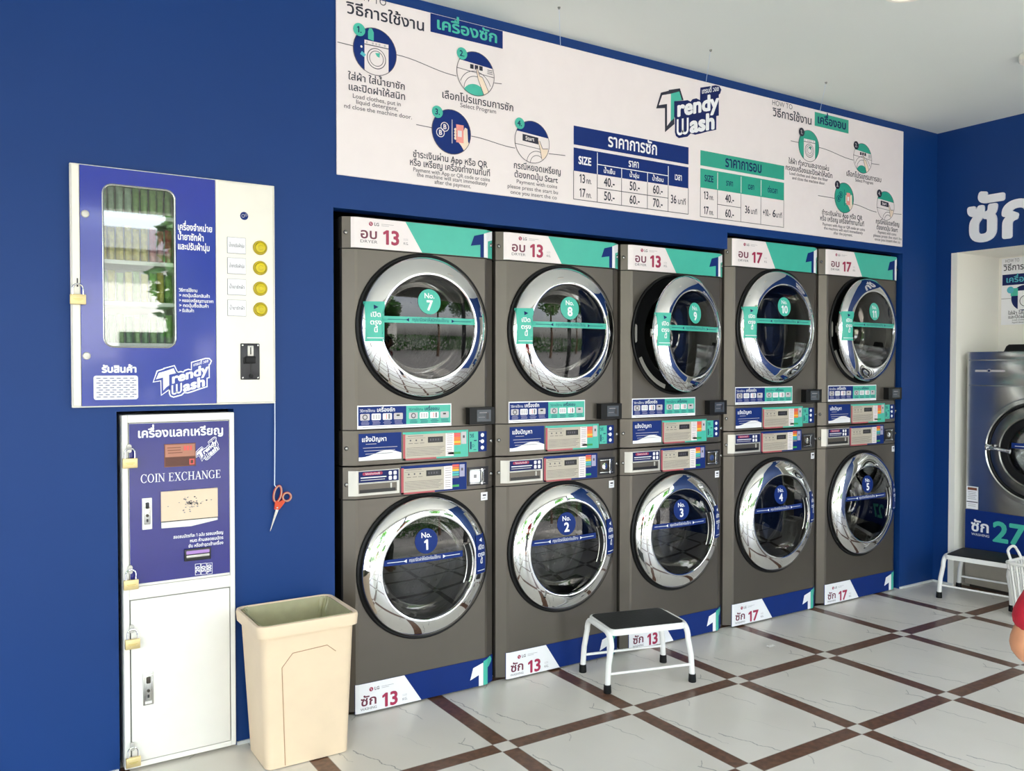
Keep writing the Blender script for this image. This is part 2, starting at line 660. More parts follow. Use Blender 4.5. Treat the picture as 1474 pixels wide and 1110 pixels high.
class Print:
    """flat artwork laid on a surface: (u right, v up, layer) -> local xyz"""
    def __init__(self, mb, fn=None, breaks=()):
        self.mb = mb
        self.fn = fn or (lambda u, v: (u, 0.0, v))
        self.breaks = breaks
        self.nrm = None
        self.step = .0004
        self.tf = None
        self.clip = None
    def pt(self, p, layer):
        x, y, z = self.fn(p[0], p[1])
        return (x, y - self.step * layer, z)
    def poly(self, pts, m, layer=1):
        if self.tf:
            pts = [self.tf(*p) for p in pts]
        if self.clip:
            pts = clip_disc(pts, *self.clip)
            if len(pts) < 3:
                return
        ps = [pts]
        for b in self.breaks:
            nx = []
            for q in ps:
                us = [p[0] for p in q]
                if min(us) < b < max(us):
                    nx += [clip_half(q, 1, 0, b), clip_half(q, -1, 0, -b)]
                else:
                    nx.append(q)
            ps = [q for q in nx if len(q) >= 3]
        for q in ps:
            self.mb.add([self.pt(p, layer) for p in q], [tuple(range(len(q)))], m)
    def rect(self, u0, v0, u1, v1, m, layer=1):
        self.poly([(u0, v0), (u1, v0), (u1, v1), (u0, v1)], m, layer)
    def rrect(self, u0, v0, u1, v1, r, m, layer=1, n=5):
        pts = []
        for cx, cy, a0 in ((u1 - r, v0 + r, -90), (u1 - r, v1 - r, 0), (u0 + r, v1 - r, 90), (u0 + r, v0 + r, 180)):
            pts += [(cx + r * math.cos(math.radians(a0 + 90 * i / n)), cy + r * math.sin(math.radians(a0 + 90 * i / n))) for i in range(n + 1)]
        self.poly(pts, m, layer)
    def disc(self, u, v, r, m, layer=1, n=36, rv=None):
        self.poly([(u + r * math.cos(2 * PI * i / n), v + (rv or r) * math.sin(2 * PI * i / n)) for i in range(n)], m, layer)
    def ring(self, u, v, r, w, m, layer=1, a0=0, a1=360, n=36, rv=None):
        k = (rv / r) if rv else 1
        for i in range(n):
            a, b = math.radians(a0 + (a1 - a0) * i / n), math.radians(a0 + (a1 - a0) * (i + 1) / n)
            self.poly([(u + (r - w) * math.cos(a), v + (r - w) * k * math.sin(a)), (u + r * math.cos(a), v + r * k * math.sin(a)),
                       (u + r * math.cos(b), v + r * k * math.sin(b)), (u + (r - w) * math.cos(b), v + (r - w) * k * math.sin(b))], m, layer)
    def line(self, pts, w, m, layer=1):
        for (a, b), (c, d) in zip(pts, pts[1:]):
            l = math.hypot(c - a, d - b) or 1
            nx, ny = -(d - b) / l * w / 2, (c - a) / l * w / 2
            self.poly([(a - nx, b - ny), (c - nx, d - ny), (c + nx, d + ny), (a + nx, b + ny)], m, layer)
    def grid(self, u0, v0, u1, v1, m, layer=1, nu=8, nv=8):
        for i in range(nu):
            for j in range(nv):
                self.rect(u0 + (u1 - u0) * i / nu, v0 + (v1 - v0) * j / nv, u0 + (u1 - u0) * (i + 1) / nu, v0 + (v1 - v0) * (j + 1) / nv, m, layer)
    def gdisc(self, u, v, r, m, layer=1, n=32, k=4):
        for q in range(k):
            r0, r1 = r * q / k, r * (q + 1) / k
            for i in range(n):
                a, b = 2 * PI * i / n, 2 * PI * (i + 1) / n
                pts = [(u + r1 * math.cos(a), v + r1 * math.sin(a)), (u + r1 * math.cos(b), v + r1 * math.sin(b))]
                if q:
                    pts += [(u + r0 * math.cos(b), v + r0 * math.sin(b)), (u + r0 * math.cos(a), v + r0 * math.sin(a))]
                else:
                    pts += [(u, v)]
                self.poly(pts, m, layer)
    def text(self, s, u, v, size, m, layer=2, align='l', bold=0.0, fit=None, sx=1.0, tf=None):
        lay, w = layout(s)
        if fit:
            sx = fit / (w * size)
        tot = w * size * sx
        u0 = u - (tot / 2 if align == 'c' else tot if align == 'r' else 0)
        offs = [(0, 0)]
        if bold:
            nd = 6 if size < .045 else 16
            offs += [(bold * math.cos(2 * PI * i / nd + .3), bold * math.sin(2 * PI * i / nd + .3)) for i in range(nd)]
        tf = tf or self.tf
        for k, (ox, oy) in enumerate(offs):
            for ch, gx, gy in lay:
                V, F, _ = GL[ch]
                if not V:
                    continue
                P = [(u0 + (gx + x + ox) * size * sx, v + (gy + y + oy) * size) for x, y in V]
                if tf:
                    P = [tf(*p) for p in P]
                self.mb.add([self.pt(p, layer + k * .02) for p in P], F, m)
        return u0, u0 + tot

# ------------------------------------------------------------------ setting
CEIL = 2.866
def rect_wall(mb, u0, u1, v0, v1, holes, put, m):
    us = sorted({u0, u1, *[h[0] for h in holes], *[h[1] for h in holes]})
    vs = sorted({v0, v1, *[h[2] for h in holes], *[h[3] for h in holes]})
    for a, b in zip(us, us[1:]):
        run = None
        for c, d in zip(vs, vs[1:]):
            mu, mv = (a + b) / 2, (c + d) / 2
            if any(h[0] < mu < h[1] and h[2] < mv < h[3] for h in holes):
                if run:
                    put(mb, a, b, run[0], run[1], m)
                run = None
            else:
                run = (run[0], d) if run else (c, d)
        if run:
            put(mb, a, b, run[0], run[1], m)

mb = MB()
rect_wall(mb, -4.6, 4.008, 0, CEIL, [(-.036, 2.1125, 0, 1.992), (2.1125, 3.646, 0, 2.078), (-.905, -.30, 1.285, 2.01), (-.806, -.418, 0, 1.228)],
          lambda q, a, b, c, d, m: q.box(a, b, 0, .08, c, d, m), 'wall_blue')
struct('wall_back', mb, 'deep blue painted back wall behind the machines')
mb = MB()
mb.box(-4.6, 4.7, .98, 1.04, 0, CEIL, 'void_dark')  # added shell, out of view: blocks sky light leaking through the gaps
mb.box(-4.66, -4.6, 0, 1.04, 0, CEIL, 'void_dark')
mb.box(4.64, 4.70, -1.4, .98, 0, CEIL, 'void_dark')
mb.box(4.56, 4.64, -1.4, -1.34, 0, CEIL, 'void_dark')
struct('wall_sky_block', mb, 'unseen near-black shell added behind the walls to keep sky light out')
mb = MB()
mb.box(-4.7, -4.6, -1.4, 0, 0, CEIL, 'wall_blue')  # added out of view, kept short to balance daylight from the side
struct('wall_left_block', mb, 'unseen blue wall added on the left to cut side daylight')
mb = MB()
rect_wall(mb, -3.3, .08, 0, CEIL, [(-1.302, -.135, 0, 2.0965)],
          lambda q, a, b, c, d, m: q.box(4.008, 4.10, a, b, c, d, m), 'wall_blue')
struct('wall_right', mb, 'blue right hand wall with a white recess')
mb = MB()
mb.box(4.0075, 4.56, -.1385, -.10, 0, 2.0955, 'wall_white')
mb.box(4.0075, 4.56, -1.34, -1.2985, 0, 2.0955, 'wall_white')
mb.box(4.0085, 4.56, -1.34, -.10, 2.0955, 2.14, 'wall_white')
mb.box(4.50, 4.56, -1.34, -.10, 0, 2.14, 'wall_white')
struct('wall_recess', mb, 'white lined recess in the right wall')
mb = MB()
mb.box(-6.0, 4.7, -4.25, 1.04, -.12, 0, 'floor_tiles')
struct('floor', mb, 'marble tile floor with brown wood look strips')
mb = MB()
mb.box(-6.2, 4.7, -4.4, 1.04, CEIL, CEIL + .22, 'ceiling_white')
struct('ceiling', mb, 'plain white ceiling')
mb = MB()
mb.box(-4.6, -.81, -.007, 0, 0, .012, 'caulk')
mb.box(-.414, -.038, -.007, 0, 0, .012, 'caulk')
mb.box(3.648, 4.001, -.007, 0, 0, .012, 'caulk')
struct('baseboard_back', mb, 'thin pale sealant strip along the back wall')
mb = MB()
mb.box(4.001, 4.008, -.136, -.007, 0, .012, 'caulk')
struct('baseboard_right', mb, 'thin pale sealant strip along the right wall')

# ------------------------------------------------------------------ wall poster
def navy_logo(P, u, v, w, mode='full', rot=0.0, layer=2):
    """the shop's T + rendy / Wash badge; unit box from the poster, placed with its left edge at u, bottom at v"""
    X0, Y0, S = 1.607, 2.512, w / .445
    ca, sa = math.cos(rot), math.sin(rot)
    def tf(a, b):
        x, y = (a - X0) * S, (b - Y0) * S
        return (u + x * ca - y * sa, v + x * sa + y * ca)
    T_out = [(1.607, 2.634), (1.637, 2.715), (1.688, 2.733), (1.688, 2.737), (1.763, 2.758), (1.788, 2.704), (1.726, 2.689), (1.727, 2.577), (1.665, 2.528), (1.664, 2.645)]
    T_w = [(1.623, 2.652), (1.645, 2.704), (1.702, 2.721), (1.702, 2.587), (1.678, 2.56), (1.677, 2.667)]
    T_t = [(1.702, 2.721), (1.759, 2.742), (1.776, 2.702), (1.724, 2.688), (1.724, 2.604), (1.702, 2.587)]
    blob = [(1.726, 2.689), (1.793, 2.703), (1.815, 2.709), (1.836, 2.705), (1.849, 2.719), (1.875, 2.728), (1.901, 2.723), (1.903, 2.786), (2.011, 2.817), (2.038, 2.817),
            (2.052, 2.802), (2.043, 2.78), (2.034, 2.774), (2.035, 2.667), (2.017, 2.662), (2.017, 2.592), (1.955, 2.574), (1.907, 2.557), (1.868, 2.545), (1.837, 2.547),
            (1.816, 2.528), (1.782, 2.519), (1.757, 2.512), (1.738, 2.52), (1.731, 2.537), (1.731, 2.605), (1.726, 2.614)]
    old = P.tf
    P.tf = tf
    def grow(pts, d):
        cx = sum(p[0] for p in pts) / len(pts)
        cy = sum(p[1] for p in pts) / len(pts)
        n, out = len(pts), []
        for i in range(n):
            (x0, y0), (x1, y1), (x2, y2) = pts[i - 1], pts[i], pts[(i + 1) % n]
            a, b = (x1 - x0, y1 - y0), (x2 - x1, y2 - y1)
            la, lb = math.hypot(*a) or 1, math.hypot(*b) or 1
            nx, ny = a[1] / la + b[1] / lb, -a[0] / la - b[0] / lb
            l = math.hypot(nx, ny) or 1
            out.append((x1 - nx / l * d, y1 - ny / l * d))
        return out
    if mode == 'full':
        P.poly(T_out, 'p_dark', layer)
        P.poly(blob, 'p_navy2', layer)
        P.poly(T_w, 'p_white', layer + 1)
        P.poly(T_t, 'p_teal', layer + 1)
    else:
        P.poly(grow(T_out, .011), 'p_white2', layer)
        P.poly(grow(blob, .011), 'p_white2', layer)
        P.poly(T_out, mode, layer + .5)
        P.poly(blob, mode, layer + .5)
        P.poly(T_w, 'p_white2', layer + 1)
        P.poly(T_t, 'p_white2', layer + 1)
    P.tf = None
    def sh(x0, y0, k):
        return lambda a, b: tf(a, b + (a - x0) * k)
    P.text('rendy', 1.742, 2.617, .108, 'p_white2', layer + 1.6, bold=.042, fit=.288, tf=sh(1.742, 2.617, .30))
    W_ = sh(1.742, 2.527, .27)
    P.tf = W_
    for x in (1.748, 1.782, 1.816):
        P.line([(x, 2.544), (x, 2.602)], .0125, 'p_white2', layer + 1.6)
    for x in (1.765, 1.799):
        P.ring(x, 2.544, .0232, .0125, 'p_white2', layer + 1.65, 180, 360, 14)
    P.tf = None
    P.text('ash', 1.832, 2.527, .112, 'p_white2', layer + 1.6, bold=.045, fit=.174, tf=sh(1.742, 2.527, .27))
    P.text('\u0e40\u0e17\u0e23\u0e19\u0e14\u0e35\u0e49 \u0e27\u0e2d\u0e0a', 1.912, 2.757, .034, 'p_white2', layer + 1.6, bold=.02, fit=.122, tf=sh(1.912, 2.757, .30))
    P.tf = old

poster = thing('wall_poster', 'long white how-to and price poster high on the blue wall above the dryers', 'poster', (1.8, 0, 2.46))
PO = (1.8, 2.46)
def pp():
    m = MB()
    return m, Print(m, lambda u, v: (u - PO[0], -.0085, v - PO[1]))
m = MB()
m.box(-.024 - 1.8, 3.632 - 1.8, -.008, -.0005, 2.118 - 2.46, 2.823 - 2.46, 'p_white', .002, 1)
obj('board', m, poster)

def heading(how, th, box, big, colb, colt, x0, x1, zb, hx0, hx1, hz, bx0, bx1, bz0, bz1):
    m, P = pp()
    P.text('HOW TO', hx0, hz, .040, 'p_line', 1, fit=hx1 - hx0)
    P.text(th, x0, zb, .062, 'p_dark', 1, fit=x1 - x0, bold=.015)
    P.rect(bx0, bz0, bx1, bz1, colb, 1)
    P.text(box, (bx0 + bx1) / 2, bz0 + .019, .064, colt, 2, 'c', bold=.025, fit=(bx1 - bx0) * .86)
    obj('heading', m, poster, fix=False, smooth=False)
HOWTH = '\u0e27\u0e34\u0e18\u0e35\u0e01\u0e32\u0e23\u0e43\u0e0a\u0e49\u0e07\u0e32\u0e19'
heading('', HOWTH, '\u0e40\u0e04\u0e23\u0e37\u0e48\u0e2d\u0e07\u0e0b\u0e31\u0e01', 1, 'p_navy', 'p_teal', .018, .355, 2.741, .019, .185, 2.803, .379, .727, 2.745, 2.82)
heading('', HOWTH, '\u0e40\u0e04\u0e23\u0e37\u0e48\u0e2d\u0e07\u0e2d\u0e1a', 1, 'p_teal2', 'p_navy2', 2.444, 2.768, 2.731, 2.437, 2.604, 2.789, 2.791, 3.093, 2.731, 2.808)

m, P = pp()
navy_logo(P, 1.607, 2.512, .445)
obj('shop_logo', m, poster, fix=False, smooth=False)

def table(kind):
    m, P = pp()
    if kind == 'wash':
        c, tx, x0, x1 = 'p_navy', 'p_white2', 1.108, 1.824
        cols = [1.108, 1.245, 1.391, 1.553, 1.688, 1.824]
        P.rect(x0, 2.391, x1, 2.476, c)
        P.rect(x0, 2.272, x1, 2.377, c)
        P.text('\u0e23\u0e32\u0e04\u0e32\u0e01\u0e32\u0e23\u0e0b\u0e31\u0e01', 1.462, 2.410, .082, tx, 2, 'c', bold=.02, fit=.31)
        P.text('SIZE', 1.172, 2.307, .05, tx, 2, 'c', bold=.03, fit=.074)
        P.text('\u0e23\u0e32\u0e04\u0e32', 1.466, 2.332, .05, tx, 2, 'c', bold=.02, fit=.066)
        for x, s in ((1.317, '\u0e19\u0e49\u0e33\u0e40\u0e22\u0e47\u0e19'), (1.47, '\u0e19\u0e49\u0e33\u0e2d\u0e38\u0e48\u0e19'), (1.62, '\u0e19\u0e49\u0e33\u0e23\u0e49\u0e2d\u0e19')):
            P.text(s, x, 2.284, .028, tx, 2, 'c', bold=.02)
        P.text('\u0e40\u0e27\u0e25\u0e32', 1.755, 2.305, .046, tx, 2, 'c', bold=.02, fit=.05)
        P.rect(1.243, 2.272, 1.247, 2.372, tx, 2)
        P.rect(1.686, 2.272, 1.690, 2.366, tx, 2)
        P.rect(1.247, 2.316, 1.688, 2.320, tx, 2)
        for x in (1.391, 1.553):
            P.rect(x - .002, 2.272, x + .002, 2.318, tx, 2)
        for x in cols:
            P.rect(x - .0015, 2.143, x + .0015, 2.272, 'p_dark', 1)
        P.rect(x0, 2.142, x1, 2.145, 'p_dark', 1)
        P.rect(1.245, 2.2075, 1.688, 2.2105, 'p_dark', 1)
        for x, a, b in ((1.317, '40.-', '50.-'), (1.472, '50.-', '60.-'), (1.62, '60.-', '70.-')):
            P.text(a, x, 2.2225, .058, 'p_dark', 1, 'c', bold=.014, fit=.066)
            P.text(b, x, 2.158, .058, 'p_dark', 1, 'c', bold=.014, fit=.066)
        P.text('36', 1.704, 2.188, .058, 'p_dark', 1, bold=.014, fit=.04)
        P.text('\u0e19\u0e32\u0e17\u0e35', 1.752, 2.188, .04, 'p_dark', 1, bold=.01, fit=.056)
        rows = ((2.2225, '13'), (2.158, '17'))
        sx0 = 1.14
    else:
        c, tx, x0, x1 = 'p_teal2', 'p_navy2', 1.906, 2.539
        P.rect(x0, 2.398, x1, 2.474, c)
        P.rect(x0, 2.287, x1, 2.383, c)
        P.text('\u0e23\u0e32\u0e04\u0e32\u0e01\u0e32\u0e23\u0e2d\u0e1a', 2.222, 2.414, .076, tx, 2, 'c', bold=.02, fit=.278)
        P.text('SIZE', 1.967, 2.322, .046, tx, 2, 'c', bold=.02, fit=.064)
        for x, s, w in ((2.117, '\u0e23\u0e32\u0e04\u0e32', .052), (2.278, '\u0e40\u0e27\u0e25\u0e32', .05), (2.447, '\u0e15\u0e48\u0e2d\u0e40\u0e27\u0e25\u0e32', .08)):
            P.text(s, x, 2.318, .042, tx, 2, 'c', bold=.02, fit=w)
        for x in (2.029, 2.202, 2.355):
            P.rect(x - .002, 2.292, x + .002, 2.376, 'p_white', 2)
        for x in (1.9075, 2.029, 2.202, 2.355, 2.5375):
            P.rect(x - .0015, 2.14, x + .0015, 2.287, 'p_line', 1)
        P.rect(x0, 2.139, x1, 2.142, 'p_line', 1)
        P.rect(2.029, 2.2125, 2.202, 2.2155, 'p_line', 1)
        P.text('40.-', 2.118, 2.232, .058, 'p_dark', 1, 'c', bold=.014, fit=.066)
        P.text('60.-', 2.118, 2.156, .058, 'p_dark', 1, 'c', bold=.014, fit=.066)
        P.text('36', 2.232, 2.19, .056, 'p_dark', 1, bold=.014, fit=.038)
        P.text('\u0e19\u0e32\u0e17\u0e35', 2.277, 2.19, .038, 'p_dark', 1, bold=.01, fit=.05)
        P.text('+10.-', 2.37, 2.19, .05, 'p_dark', 1, bold=.01, fit=.06)
        P.text('6', 2.446, 2.19, .056, 'p_dark', 1, bold=.014)
        P.text('\u0e19\u0e32\u0e17\u0e35', 2.474, 2.19, .038, 'p_dark', 1, bold=.01, fit=.052)
        rows = ((2.232, '13'), (2.156, '17'))
        sx0 = 1.93
    for z, s in rows:
        P.text(s, sx0, z, .056, 'p_dark', 1, bold=.014, fit=.036)
        P.text('\u0e01\u0e01.', sx0 + .04, z, .034, 'p_dark', 1, bold=.014, fit=.032)
    obj('price_table', m, poster, fix=False, smooth=False, label=('navy' if kind == 'wash' else 'teal') + ' headed price table')
table('wash')
table('dry')

def illus(kind, cx, cz, r, base, acc, badge, btxt):
    m, P = pp()
    lw = r * .028
    W = 'p_white'
    P.clip = (cx, cz, r)
    e = lambda x, z: (cx + x * r, cz + z * r)
    def rc(x0, z0, x1, z1, c, l):
        P.poly([e(x0, z0), e(x1, z0), e(x1, z1), e(x0, z1)], c, l)
    if kind == 1:
        P.disc(cx, cz, r, base, 1)
        rc(-.48, -1.0, .62, .42, W, 2)
        rc(-.48, .22, .62, .26, 'p_line', 3)
        for x in (-.38, -.1, .05, .2, .45):
            P.disc(*e(x, .33), r * .05, 'p_ltgrey', 3, 10)
        P.disc(*e(.06, -.28), r * .44, 'p_line', 3)
        P.disc(*e(.06, -.28), r * .405, W, 4)
        P.ring(*e(.06, -.28), r * .33, lw, 'p_line', 5)
        P.poly([e(.0, -.05), e(.22, -.02), e(.2, -.22), e(.08, -.18)], acc, 5)
        if base == 'p_navy':
            P.poly([e(-.32, .48), e(-.06, .44), e(-.06, .8), e(-.14, .95), e(-.26, .95), e(-.32, .8)], acc, 3)
            P.poly([e(-.68, -.22), e(-.5, -.32), e(-.42, -.2), e(-.6, -.08)], 'p_cyan', 3)
            P.disc(*e(-.62, .1), r * .05, W, 3, 10)
        else:
            P.ring(*e(.06, -.28), r * .2, lw, 'p_line', 5)
    elif kind == 2:
        P.disc(cx, cz, r, W, 1)
        P.poly([e(-.8, .6), e(1, .22), e(1, 1), e(-.8, 1)] if False else [e(-1, .52), e(1, .38), e(1, 1), e(-1, 1)], base, 2)
        P.line([e(-1, .12), e(1, .0)], lw, 'p_line', 2)
        for x in (-.2, .04, .28):
            rc(x - .09, .2, x + .09, .4, 'p_dark', 3)
        for k in range(3):
            rc(.62, .12 + .08 * k, .9, .15 + .08 * k, 'p_line', 3)
        P.ring(*e(0, -.72), r * .85, lw, 'p_line', 2, 20, 160)
        P.ring(*e(0, -.72), r * .62, lw, 'p_line', 2, 0, 180)
        P.disc(*e(-.05, -1.15), r * .68, acc, 3)
        P.poly([e(.02, .25), e(.1, .24), e(.2, -.06), e(.36, -.1), e(.5, -.35), e(.74, -.8), e(.46, -.95), e(.22, -.4), e(.12, -.22)], 'p_skin', 4)
        P.line([e(.02, .25), e(.12, -.22), e(.46, -.95)], lw, 'p_line', 5)
        P.line([e(.1, .24), e(.2, -.06), e(.36, -.1), e(.5, -.35), e(.74, -.8)], lw, 'p_line', 5)
    elif kind == 3:
        P.disc(cx, cz, r, base, 1)
        q = 'p_white' if base == 'p_navy' else 'p_navy2'
        P.clip = None
        for x, z in ((-.34, .18), (-.56, -.1)):
            P.ring(*e(x, z), r * .21, lw * 1.2, q, 2)
            P.text('B', *e(x, z - .1), r * .3, q, 2, 'c', bold=.03)
        P.line([e(.03, .56), e(.03, -.5)], lw, q, 2)
        P.clip = (cx, cz, r)
        P.poly([e(.55, .0), e(.7, .3), e(.82, .25), e(.85, -.3), e(.98, -.6), e(.75, -.9), e(.5, -.55), e(.35, -.4)], 'p_skin', 2)
        rc(.24, -.42, .62, .38, 'p_pink', 3)
        rc(.32, -.16, .52, .12, W, 4)
        for k in range(4):
            P.disc(*e(.2, .14 - .13 * k), r * .07, 'p_skin', 3, 10)
    else:
        P.disc(cx, cz, r, W, 1)
        P.poly([e(-1, .44), e(1, .3), e(1, 1), e(-1, 1)], base, 2)
        P.poly([e(-.55, .0), e(.35, -.06), e(.35, .26), e(-.55, .32)], 'p_dark', 3)
        P.line([e(-1, -.18), e(1, -.3)], lw, 'p_line', 2)
        P.ring(*e(.3, -1.0), r * .62, lw, 'p_line', 2, 40, 180)
        P.ring(*e(.3, -1.0), r * .42, lw, 'p_line', 2, 40, 180)
        P.poly([e(.32, .16), e(.42, .12), e(.6, -.24), e(.92, -.2), e(.85, -.6), e(.55, -.75), e(.48, -.4)], 'p_skin', 4)
        P.line([e(.32, .16), e(.48, -.4), e(.55, -.75)], lw, 'p_line', 5)
        P.line([e(.42, .12), e(.6, -.24), e(.92, -.2)], lw, 'p_line', 5)
        P.clip = None
        P.text('Start', *e(-.14, .06), r * .26, W, 4, 'c', bold=.02)
    P.clip = None
    P.ring(cx, cz, r, lw, 'p_line', 5)
    P.disc(cx - r * .72, cz + r * .78, r * .27, badge, 6)
    P.text('%d.' % kind, cx - r * .72, cz + r * .66, r * .36, btxt, 7, 'c', bold=.02)
    obj('step_illustration', m, poster, fix=False, smooth=False)
for k, cx, cz in ((1, .135, 2.615), (2, .592, 2.613), (3, .476, 2.353), (4, .88, 2.368)):
    illus(k, cx, cz, .0925, 'p_navy', 'p_teal', 'p_teal', 'p_navy2')
for k, cx, cz in ((1, 2.742, 2.61), (2, 3.226, 2.605), (3, 3.058, 2.356), (4, 3.453, 2.35)):
    illus(k, cx, cz, .0875, 'p_teal2', 'p_teal2', 'p_dark', 'p_ltgrey')

def guide(pts_list):
    for pts in pts_list:
        m, P = pp()
        P.line(pts, .003, 'p_line', .5)
        obj('guide_line', m, poster, fix=False, smooth=False)
def wav(x0, z0, x1, z1, n=10):
    return [(x0 + (x1 - x0) * i / n, z0 + (z1 - z0) * (.5 - .5 * math.cos(PI * i / n))) for i in range(n + 1)]
guide([[(-.02, 2.622), (.044, 2.62)], wav(.227, 2.622, .5, 2.588), [(.684, 2.592), (.722, 2.595)], [(.314, 2.359), (.386, 2.357)], wav(.571, 2.35, .79, 2.33), [(.969, 2.33), (1.061, 2.334)]])
guide([[(2.591, 2.618), (2.657, 2.618)], wav(2.829, 2.615, 3.14, 2.585), [(3.31, 2.586), (3.389, 2.59)], [(2.826, 2.345), (2.972, 2.345)], wav(3.144, 2.33, 3.367, 2.305), [(3.538, 2.312), (3.618, 2.316)]])

def caption(lines):
    m, P = pp()
    for s, x0, x1, z, sz in lines:
        th = sz > .03
        sz *= .86 if th else .92
        P.text(s, x0, z, sz, 'p_dark' if th else 'p_line', 1, fit=x1 - x0, bold=.012 if th else .006)
    obj('caption', m, poster, fix=False, smooth=False)
caption([('\u0e43\u0e2a\u0e48\u0e1c\u0e49\u0e32 \u0e43\u0e2a\u0e48\u0e19\u0e49\u0e33\u0e22\u0e32\u0e0b\u0e31\u0e01', .022, .266, 2.489, .044), ('\u0e41\u0e25\u0e30\u0e1b\u0e34\u0e14\u0e1d\u0e32\u0e43\u0e2b\u0e49\u0e2a\u0e19\u0e34\u0e17', .022, .267, 2.449, .044),
         ('Load clothes, put in', .04, .247, 2.421, .026), ('liquid detergent,', .054, .234, 2.400, .026), ('nd close the machine door.', .005, .296, 2.377, .026)])
caption([('\u0e40\u0e25\u0e37\u0e2d\u0e01\u0e42\u0e1b\u0e23\u0e41\u0e01\u0e23\u0e21\u0e01\u0e32\u0e23\u0e0b\u0e31\u0e01', .43, .784, 2.487, .050), ('Select Program', .517, .695, 2.463, .028)])
L1, L2 = '\u0e0a\u0e33\u0e23\u0e30\u0e40\u0e07\u0e34\u0e19\u0e1c\u0e48\u0e32\u0e19 App \u0e2b\u0e23\u0e37\u0e2d QR', '\u0e2b\u0e23\u0e37\u0e2d \u0e40\u0e2b\u0e23\u0e35\u0e22\u0e0d \u0e40\u0e04\u0e23\u0e37\u0e48\u0e2d\u0e07\u0e17\u0e33\u0e07\u0e32\u0e19\u0e17\u0e31\u0e19\u0e17\u0e35'
EN = ('Payment with App or QR code or coins', 'the machine will start immediately', 'after the payment.')
caption([(L1, .298, .65, 2.227, .044), (L2, .283, .665, 2.193, .044), (EN[0], .299, .663, 2.17, .025), (EN[1], .316, .65, 2.151, .025), (EN[2], .396, .57, 2.131, .025)])
M1, M2 = '\u0e01\u0e23\u0e13\u0e35\u0e2b\u0e22\u0e2d\u0e14\u0e40\u0e2b\u0e23\u0e35\u0e22\u0e0d', '\u0e15\u0e49\u0e2d\u0e07\u0e01\u0e14\u0e1b\u0e38\u0e48\u0e21 Start'
EN4 = ('Payment with coins', 'please press the start bu', 'once you insert the co')
caption([(M1, .782, 1.038, 2.243, .046), (M2, .786, 1.019, 2.205, .044), (EN4[0], .797, 1.017, 2.18, .026), (EN4[1], .751, 1.022, 2.155, .026), (EN4[2], .766, 1.015, 2.131, .026)])
caption([('\u0e43\u0e2a\u0e48\u0e1c\u0e49\u0e32 \u0e17\u0e33\u0e04\u0e27\u0e32\u0e21\u0e2a\u0e30\u0e2d\u0e32\u0e14\u0e41\u0e1c\u0e48\u0e19', 2.574, 2.921, 2.494, .044), ('\u0e01\u0e23\u0e2d\u0e07\u0e40\u0e04\u0e23\u0e37\u0e48\u0e2d\u0e07\u0e41\u0e25\u0e30\u0e1b\u0e34\u0e14\u0e1d\u0e32\u0e43\u0e2b\u0e49\u0e2a\u0e19\u0e34\u0e17', 2.549, 2.952, 2.457, .044),
         ('Load clothes and clean the filter', 2.581, 2.91, 2.434, .026), ('and close the machine door.', 2.605, 2.888, 2.411, .026)])
caption([('\u0e40\u0e25\u0e37\u0e2d\u0e01\u0e42\u0e1b\u0e23\u0e41\u0e01\u0e23\u0e21\u0e01\u0e32\u0e23\u0e2d\u0e1a', 3.075, 3.412, 2.487, .048), ('Select Program', 3.159, 3.332, 2.464, .028)])
caption([(L1, 2.859, 3.23, 2.243, .044), (L2, 2.844, 3.248, 2.209, .044), (EN[0], 2.866, 3.256, 2.182, .026), (EN[1], 2.879, 3.235, 2.161, .026), (EN[2], 2.965, 3.14, 2.14, .026)])
caption([(M1, 3.359, 3.597, 2.238, .044), (M2, 3.367, 3.579, 2.204, .042), (EN4[0], 3.381, 3.566, 2.18, .026), (EN4[1], 3.337, 3.621, 2.158, .026), (EN4[2], 3.351, 3.607, 2.136, .026)])
for cx, tx in ((.850, 1.035), (1.727, 1.945), (2.569, 2.84)):
    m = MB()
    m.tube([(cx - 1.8, -.25, CEIL - 2.46), (tx - 1.8, -.006, 2.82 - 2.46)], .0011, 'string_white', 6)
    m.lathe([(0, -.008), (.004, -.008), (.006, -.002), (.006, 0)], (cx - 1.8, -.25, CEIL - 2.46), 'drum_steel', 12, 'z')
    obj('hanging_wire', m, poster)

# ------------------------------------------------------------------ ceiling lamps
def ceiling_lamp(x, y, r, label):
    t = thing('ceiling_lamp', label, 'lamp', (x, y, CEIL), 0, 'round ceiling lamps')
    m = MB()
    m.lathe([(r, 0), (r, -.028), (r - .008, -.036), (r - .02, -.036), (r - .022, -.03)], (0, 0, 0), 'cream_paint', 40, 'z')
    obj('trim_ring', m, t)
    m = MB()
    m.lathe([(r - .021, -.031), (r * .5, -.036), (0, -.037)], (0, 0, 0), 'wall_white', 40, 'z')
    obj('diffuser', m, t)
ceiling_lamp(1.86, -1.17, .105, 'round white ceiling lamp over the middle of the room')
ceiling_lamp(3.06, -1.05, .07, 'small ceiling downlight near the blue right wall')

# ------------------------------------------------------------------ washers and dryers
class Size:
    def __init__(s, kg, W, H, zs, zd, zw, R):
        s.kg, s.W, s.H, s.R, s.zd, s.zw = kg, W, H, R, zd, zw
        s.s3, s.s2, s.s1, s.hb = zs
        s.Ri = R * .748
S13 = Size('13', .704, 1.966, (.857, .988, 1.130, 1.842), 1.541, .562, .2845)
S17 = Size('17', .762, 2.054, (.910, 1.040, 1.176, 1.906), 1.597, .571, .301)

